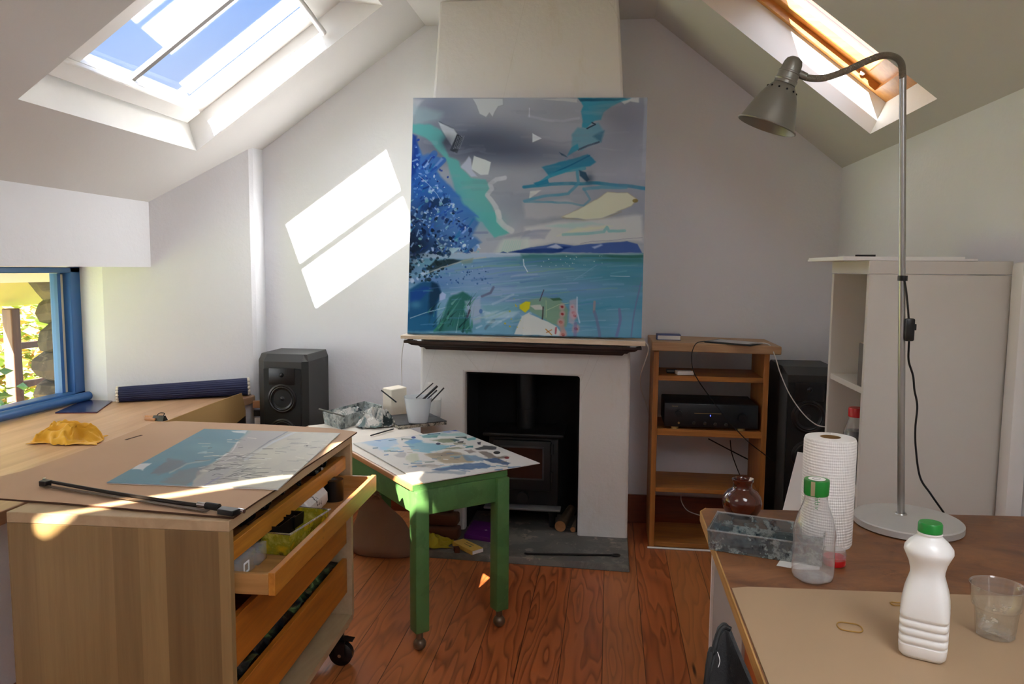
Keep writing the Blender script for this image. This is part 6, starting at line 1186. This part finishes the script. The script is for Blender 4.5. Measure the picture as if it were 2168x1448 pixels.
# clear bottle with green cap
gb = empty('clear_bottle', Vector((.392, 1.448, ZTb)), 'empty clear plastic bottle with a green cap on the work table', 'bottle')
c_ = Vector((.392, 1.448, ZTb))
mb = MB(); o1 = [(.0005, .004), (.022, .003), (.029, .0008), (.0335, .004), (.035, .012), (.0352, .030), (.0345, .075), (.0355, .088), (.0345, .100), (.030, .120), (.0235, .138), (.0195, .150), (.0188, .160), (.0195, .172)]
mb.lathe(o1, c_, 48, square=2.6, sq_ang=.5); obj('body', mb, M['pet'], gb, smooth=1.2)
mb = MB(); mb.lathe([(.0005, .0045), (.0335, .0055), (.0343, .016)], c_, 40, square=2.6, sq_ang=.5); obj('thick_base', mb, M['pet'], gb, smooth=1.2)
mb = MB(); mb.lathe([(.0215, .164), (.0222, .166), (.0230, .189), (.0222, .193), (.0005, .1935)], c_, 44); cpv = obj('cap', mb, M['greenlid'], gb, smooth=.5)
mb = MB(); mb.lathe([(.0005, .1938), (.0155, .1938)], c_, 36); obj('cap_label', mb, M['paper'], cpv)
mb = MB(); mb.tube([c_+Vector((.008*math.cos(t), .006*math.sin(t), .194)) for t in np.linspace(.4, 5.4, 22)], .0004, 4); obj('printed_swirl', mb, M['grey'], cpv)
fcap = Vector((-.19, -.98, 0)).normalized()
def onbottle(ang_, r, z): return c_+Vector((math.cos(ang_)*r, math.sin(ang_)*r, z))
a0 = math.atan2(-1.448, -.392)
mb = MB(); 
for k in range(6):
    z = .166+.0045*k; A_ = [onbottle(a0-.42+.08*j, .0232+.0002*k*.8, z) for j in range(5)]; B_ = [onbottle(a0-.42+.08*j, .0232+.0002*(k+1)*.8, z+.0045) for j in range(5)]
    for j in range(4): mb.face([A_[j], A_[j+1], B_[j+1], B_[j]])
obj('seal_strip', mb, plain('seal_paper', '#a89a78', .6), cpv)
ta = a0+.10; n_ = Vector((math.cos(ta), math.sin(ta), 0)); text('printed_text', 'vithit', .0125, frame_m(onbottle(ta, .0207, .1535), (0, 0, 1), n_.cross(Vector((0, 0, 1)))*-1), M['greenlid'], gb)
# white milk bottle: squared body, ribs, waist
mk = empty('milk_bottle', Vector((.485, 1.172, ZH)), 'white plastic milk bottle with a green cap on the hardboard sheet', 'bottle')
def sring(c, r, z, p, ang, n=72, k=1.0):
    out = []
    for i in range(n):
        a = 2*math.pi*i/n; ca, sa = math.cos(a), math.sin(a); rr = r/((abs(ca)**p+abs(sa)**p)**(1/p)); x, y = rr*ca, rr*sa*k
        out.append(Vector((c.x+x*math.cos(ang)-y*math.sin(ang), c.y+x*math.sin(ang)+y*math.cos(ang), c.z+z)))
    return out
mc = Vector((.484, 1.174, ZH)); prof = [(.0235, .0005, 5), (.0285, .001, 5), (.0318, .006, 5.5), (.0328, .016, 6), (.0328, .0205, 6)]
for k in range(4): z = .021+.0125*k; prof += [(.0303, z+.0008, 6), (.0303, z+.0020, 6), (.0328, z+.0038, 6), (.0332, z+.0075, 6), (.0328, z+.0116, 6)]
prof += [(.0330, .074, 5), (.0322, .086, 4.2), (.0300, .100, 3.6), (.0264, .113, 3.1), (.0234, .124, 2.8), (.0236, .132, 2.6), (.0262, .143, 2.4), (.0305, .153, 2.3), (.0336, .160, 2.2), (.0330, .166, 2.1), (.0270, .1745, 2.0), (.0200, .181, 2.0), (.0155, .1855, 2.0), (.0145, .190, 2.0)]
mb = MB(); RR = [[mb.b.verts.new(p) for p in sring(mc, r, z, p_, -.42)] for r, z, p_ in prof]; n = 72
for A, B in zip(RR[:-1], RR[1:]):
    for i in range(n): mb.b.faces.new((A[i], A[(i+1) % n], B[(i+1) % n], B[i]))
mb.b.faces.new(RR[0][::-1]); mb.b.faces.new(RR[-1]); obj('body', mb, M['milk'], mk, smooth=1.0)
mb = MB(); mb.lathe([(.0005, .1865), (.0170, .1865), (.0174, .188), (.0170, .1895), (.0005, .1895)], mc, 40); obj('neck_ring', mb, M['milk'], mk)
mb = MB(); mb.lathe([(.0160, .1898), (.0168, .1905), (.0166, .2025), (.0152, .2045), (.0005, .205)], mc, 60); obj('cap', mb, M['greenlid'], mk, smooth=.6)
# tumbler
gl_ = Vector((.622, 1.250, ZH)); tm = empty('drinking_glass', gl_, 'cloudy empty glass tumbler on the hardboard sheet at the right', 'glass')
mb = MB(); N = 60
def tr(r, z, p): 
    out = []
    for i in range(N):
        a = 2*math.pi*i/N; fac = 1.0
        if p: s_ = 2*math.pi/10; m_ = (a % s_)-s_/2; fac = math.cos(s_/2)/math.cos(m_)*(1/math.cos(s_/2))**.5
        out.append(mb.b.verts.new(gl_+Vector((r*fac*math.cos(a), r*fac*math.sin(a), z))))
    return out
R_ = [tr(r, z, p) for r, z, p in ((.0245, .0005, 1), (.027, .002, 1), (.0275, .006, 1), (.0305, .038, 1), (.032, .046, 0), (.0350, .049, 0), (.0360, .056, 0), (.0395, .0815, 0), (.0402, .083, 0), (.0390, .0835, 0), (.0375, .081, 0), (.0335, .052, 0), (.029, .042, 0), (.0255, .012, 0), (.020, .010, 0))]
for A, B in zip(R_[:-1], R_[1:]):
    for i in range(N): mb.b.faces.new((A[i], A[(i+1) % N], B[(i+1) % N], B[i]))
mb.b.faces.new(R_[0][::-1]); mb.b.faces.new(R_[-1]); obj('body', mb, M['tumbler'], tm, smooth=.35)
# rubber bands
def band(cx_, cy_, rx, ry, ang, label):
    c = Zp(cx_, cy_, ZH); m_ = MB(); pts = [Vector((c.x+rx*math.cos(t)*math.cos(ang)-ry*math.sin(t)*math.sin(ang), c.y+rx*math.cos(t)*math.sin(ang)+ry*math.sin(t)*math.cos(ang)+.002*math.sin(3*t), ZH+.0012)) for t in np.linspace(0, 2*math.pi, 41)[:-1]]; m_.tube(pts, .0011, 8, closed=True); o = obj('rubber_band', m_, M['rubber']); tag(o, label, 'rubber band', 'rubber bands'); return o
band(1799, 1329, .019, .017, -.2, 'tan rubber band lying open on the hardboard in front of the clear bottle'); band(1902, 1280, .012, .007, 0, 'small rubber band half hidden behind the white milk bottle')
# white paper scrap and red pot
q = [Zp(1644, 1198, ZTb), Zp(1690, 1206, ZTb), Zp(1735, 1206, ZTb), Zp(1740, 1172, ZTb), Zp(1652, 1186, ZTb)]
mb = MB(); o_ = obj('paper_scrap', mb.hexa([p+Vector((0, 0, .0004)) for p in q], [p+Vector((0, 0, .0012)) for p in q]), M['paper'], smooth=0); tag(o_, 'scrap of white paper under the clear bottle on the work table', 'paper')
rp_ = Zp(1771, 1202, ZTb)+Vector((0, .018, 0)); rpt = empty('red_pot', rp_, 'small red pot with a clear lid behind the clear bottle', 'pot')
mb = MB(); mb.lathe([(.0005, .0008), (.0205, .0008), (.0215, .003), (.0220, .017), (.0205, .0175), (.0195, .006), (.0005, .005)], rp_, 40); obj('base', mb, M['red'], rpt)
mb = MB(); mb.lathe([(.0222, .013), (.0222, .024), (.0205, .031), (.0005, .0325)], rp_, 40); obj('lid', mb, M['pet'], rpt)
# stained clear box
FL, FR = Zp(1495, 1160, ZTb+.0005), Zp(1702, 1192, ZTb+.0005); hx = .043; tbk = Zp(1517, 1084, ZTb+hx); tfl = Zp(1495, 1121, ZTb+hx); dv = (FR-FL).normalized(); nv = Vector((-dv.y, dv.x, 0)); dp_ = max(.07, (tbk-tfl).dot(nv))
FL = tfl.copy(); FL.z = ZTb+.0005; FR = FL+dv*.225
q = [FL+dv*.006, FR, FR+nv*dp_, FL+nv*dp_+dv*.006]
bx = empty('stained_box', FL+dv*.1, 'long clear plastic box smeared with dark paint at the table corner', 'box')
mb = MB(); tub(mb, q, ZTb+.0005, hx, .0025, .03); obj('body', mb, M['stainbox'], bx, bevel=.001)
mb = MB(); c_ = sum(q, Vector())/4; mb.tube([c_+(p-c_)*1.03+Vector((0, 0, hx)) for p in q], .0022, 8, closed=True); obj('rim', mb, M['tub'], bx)
mb = MB(); q2_ = [c_+(p-c_)*.93+Vector((0, 0, .004)) for p in q]; mb.hexa(q2_, [p+Vector((0, 0, .010)) for p in q2_]); obj('paint_residue', mb, splattered('dark_paint_residue', '#1b2b36', ['#23404c', '#101519', '#5a7078'], 30, .4), bx)
mb = MB(); a_ = q[0].lerp(q[3], .5)+Vector((0, 0, .02)); b_ = q[1].lerp(q[2], .5)+Vector((0, 0, .02)); up_ = Vector((0, 0, .019)); mb.sheet([a_, b_, b_+up_, a_+up_], .0015); obj('divider', mb, M['stainbox'], bx)
# brown glass jar with a white spatula
jr = Zp(1571, 1092, ZTb)+Vector((0, .03, 0)); jr = Vector((jr.x, 1.80, ZTb)); jr.x = Yp(1571, 1060, 1.80).x
bj = empty('brown_jar', jr, 'round brown glass jar behind the stained plastic box', 'jar')
mb = MB(); mb.lathe([(.0005, .0008), (.026, .0008), (.036, .008), (.043, .022), (.0455, .036), (.043, .050), (.034, .063), (.024, .069), (.0215, .074), (.0212, .084), (.0245, .088), (.0250, .0915), (.0225, .093), (.0195, .090), (.0190, .074), (.028, .062), (.040, .045), (.040, .025), (.030, .008), (.0005, .006)], jr, 56); obj('body', mb, M['brownglass'], bj, smooth=.8)
T_ = Yp(1592, 1012, 1.80); mb = MB(); B0 = jr+Vector((.012, 0, .075)); mb.tube([B0, B0.lerp(T_, .5), T_], lambda t: .0045-.0008*math.sin(math.pi*t), 12); o_ = obj('white_stirrer', mb, M['bead']); tag(o_, 'white plastic stirrer standing in the brown glass jar', 'stirrer')
# black chair back at the table's near left corner
ch = empty('folding_chair', Vector((.17, 1.12, 0)), 'black padded chair tucked beside the near left corner of the work table', 'chair')
pl = [(1494, 1462), (1512, 1376), (1522, 1340), (1534, 1328), (1547, 1333), (1568, 1384), (1592, 1440), (1600, 1462)]
out = [Yp(x, y, 0.99+.0006*(1448-y)) for x, y in pl]; zb0 = .30
lo = [Vector((out[0].x-.03, out[0].y-.05, zb0)), *out, Vector((out[-1].x+.02, out[-1].y-.05, zb0))]; 
for p in lo: p.x = min(p.x, .222)
mb = MB(); mb.hexa([p+Vector((0, .022, 0)) for p in lo], lo); obj('backrest', mb, plain('black_canvas', '#232324', .8, bump=.3, bscale=400), ch, bevel=.006)
mb = MB(); mb.tube(spline([lo[0]]+out[:5], 6), .004, 10); obj('piping', mb, plain('black_piping', '#0a0a0b', .7), ch)
a_ = Yp(1519, 1380, 1.02); mb = MB(); mb.tube(spline([a_, a_+Vector((.003, -.004, -.010)), a_+Vector((.001, -.004, -.020))], 6), .0005, 5); obj('loose_thread', mb, M['paper'], ch)
mb = MB(); mb.box((.10, 1.02, .30), (.20, .22, .03), bev=.01); obj('seat', mb, M['blackmat'], ch)
for x_ in (.02, .18):
    for y_ in (.93, 1.11): mb = MB(); mb.cyl((x_, y_, 0), (x_, y_, .29), .010, seg=12); obj('leg', mb, M['black'], ch)

# ================================================================== BOOKCASE
X0, X1, Y0, Y1, HB = .708, 1.078, 2.205, 2.56, 1.352
bcs = empty('bookcase', Vector(((X0+X1)/2, (Y0+Y1)/2, 0)), 'white open bookcase standing side-on behind the work table', 'bookcase')
mb = MB(); mb.box(((X0+X1)/2, (Y0+Y1)/2, HB-.018), (X1-X0, Y1-Y0, .036)); obj('top', mb, M['melamine'], bcs, bevel=.0015)
for y_ in (Y0+.010, Y1-.010): mb = MB(); mb.box(((X0+X1)/2, y_, (HB-.038)/2+.0), (X1-X0-.004, .020, HB-.038)); obj('side_panel', mb, M['melamine'], bcs, bevel=.001)
mb = MB(); mb.box((X1-.008, (Y0+Y1)/2, (HB-.04)/2), (.006, Y1-Y0-.04, HB-.04)); obj('back_panel', mb, M['melamine'], bcs)
s1 = Yp(1768, 790, Y1-.02).z; s2 = Zp(1810, 1060, .7); zs2 = Yp(1817, 1042, Y0+.02).z
for z_ in (s1, zs2, .40, .08): mb = MB(); mb.box(((X0+X1)/2-.004, (Y0+Y1)/2, z_-.009), (X1-X0-.02, Y1-Y0-.04, .018)); obj('shelf', mb, M['melamine'], bcs, bevel=.001)
# its contents
dk = empty('dark_book', Vector((.80, 2.28, s1)), 'single dark grey book standing on the upper white bookcase shelf', 'book')
hbk = Yp(1822, 728, 2.25).z-s1; bx0 = X0+.006; by1 = bx0/Yp(1817, 760, 1.0).x; by0 = Y0+.0215; ybm = (by0+by1)/2; tb0 = by1-by0
mb = MB(); mb.box((bx0+.065, ybm, s1+hbk/2+.001), (.13, tb0, hbk)); obj('cover', mb, M['grey'], dk, bevel=.002); mb = MB(); mb.box((bx0+.067, ybm, s1+hbk/2+.0015), (.127, tb0*.8, hbk+.0005)); obj('pages', mb, M['cream'], dk)
rb = empty('red_lidded_bottle', Vector((.79, 2.30, zs2)), 'dark bottle with a red lid on the lower shelf of the white bookcase', 'bottle')
yb_ = 2.325; hb0 = Yp(1806, 866, yb_-.02).z-zs2; c_ = Vector((Yp(1785, 900, yb_).x+.037, yb_, zs2+.001))
mb = MB(); H_ = hb0; mb.lathe([(.0005, 0), (.034, .001), (.036, .01), (.036, H_*.62), (.030, H_*.74), (.021, H_*.85), (.020, H_*.93)], c_, 36); obj('body', mb, M['pet'], rb, smooth=1)
mb = MB(); mb.lathe([(.0005, .002), (.032, .003), (.034, .012), (.034, H_*.55), (.028, H_*.70), (.0005, H_*.70)], c_, 30); obj('contents', mb, splattered('dark_blue_contents', '#14181c', ['#1d2c33', '#0c0e10', '#8a969a'], 40, .4), rb, smooth=1)
mb = MB(); mb.lathe([(.022, H_*.88), (.0235, H_*.885), (.0235, H_*.99), (.022, H_), (.0005, H_)], c_, 36); obj('lid', mb, M['red'], rb)
# sheets of board on top, pencil, leaning white board
for k, (a_, yy0, yy1, zz, lab) in enumerate((((1725, 545), 2.21, 2.55, HB+.0005, 'lowest large sheet of white card lying on the bookcase top'), ((1732, 541), 2.24, 2.58, HB+.0062, 'uppermost large sheet of white card on the bookcase top'))):
    xl_ = .640 if k == 0 else .650; xr_ = .985 if k == 0 else .965; mb = MB(); mb.hexa([(xl_, yy0, zz), (xr_, yy0-.01, zz), (xr_+.01, yy1, zz), (xl_-.01, yy1, zz)], [(xl_, yy0, zz+.0055), (xr_, yy0-.01, zz+.0055), (xr_+.01, yy1, zz+.0055), (xl_-.01, yy1, zz+.0055)]); o_ = obj('card_sheet', mb, M['paper'], smooth=0); tag(o_, lab, 'card', 'card sheets on the bookcase')
pz = HB+.0125; a_, b_ = Yp(1811, 539, 2.42), Yp(1849, 540, 2.42); mb = MB(); mb.tube([Vector((a_.x, 2.42, pz+.004)), Vector((b_.x, 2.40, pz+.004))], .0042, 10); pe = obj('marker_pen', mb, M['black']); tag(pe, 'dark pen lying on the white card sheets', 'pen')
q = [Yp(1690, 957, 2.42), Yp(1722, 965, 2.40), None, None]; dn = Yp(1651, 1110, 2.38); k_ = dn-q[0]; q[0] = q[0]; t_ = q[0].z/(-k_.z); bl = q[0]+k_*t_; br = Vector((.70, 2.32, 0)); tr_ = Vector((.695, 2.40, q[0].z-.01))
mb = MB(); mb.sheet([bl, br, tr_, q[0]], .006); o_ = obj('white_board', mb, M['white'], smooth=0); tag(o_, 'slanting white panel leaning beside the bookcase behind the paper roll', 'panel')
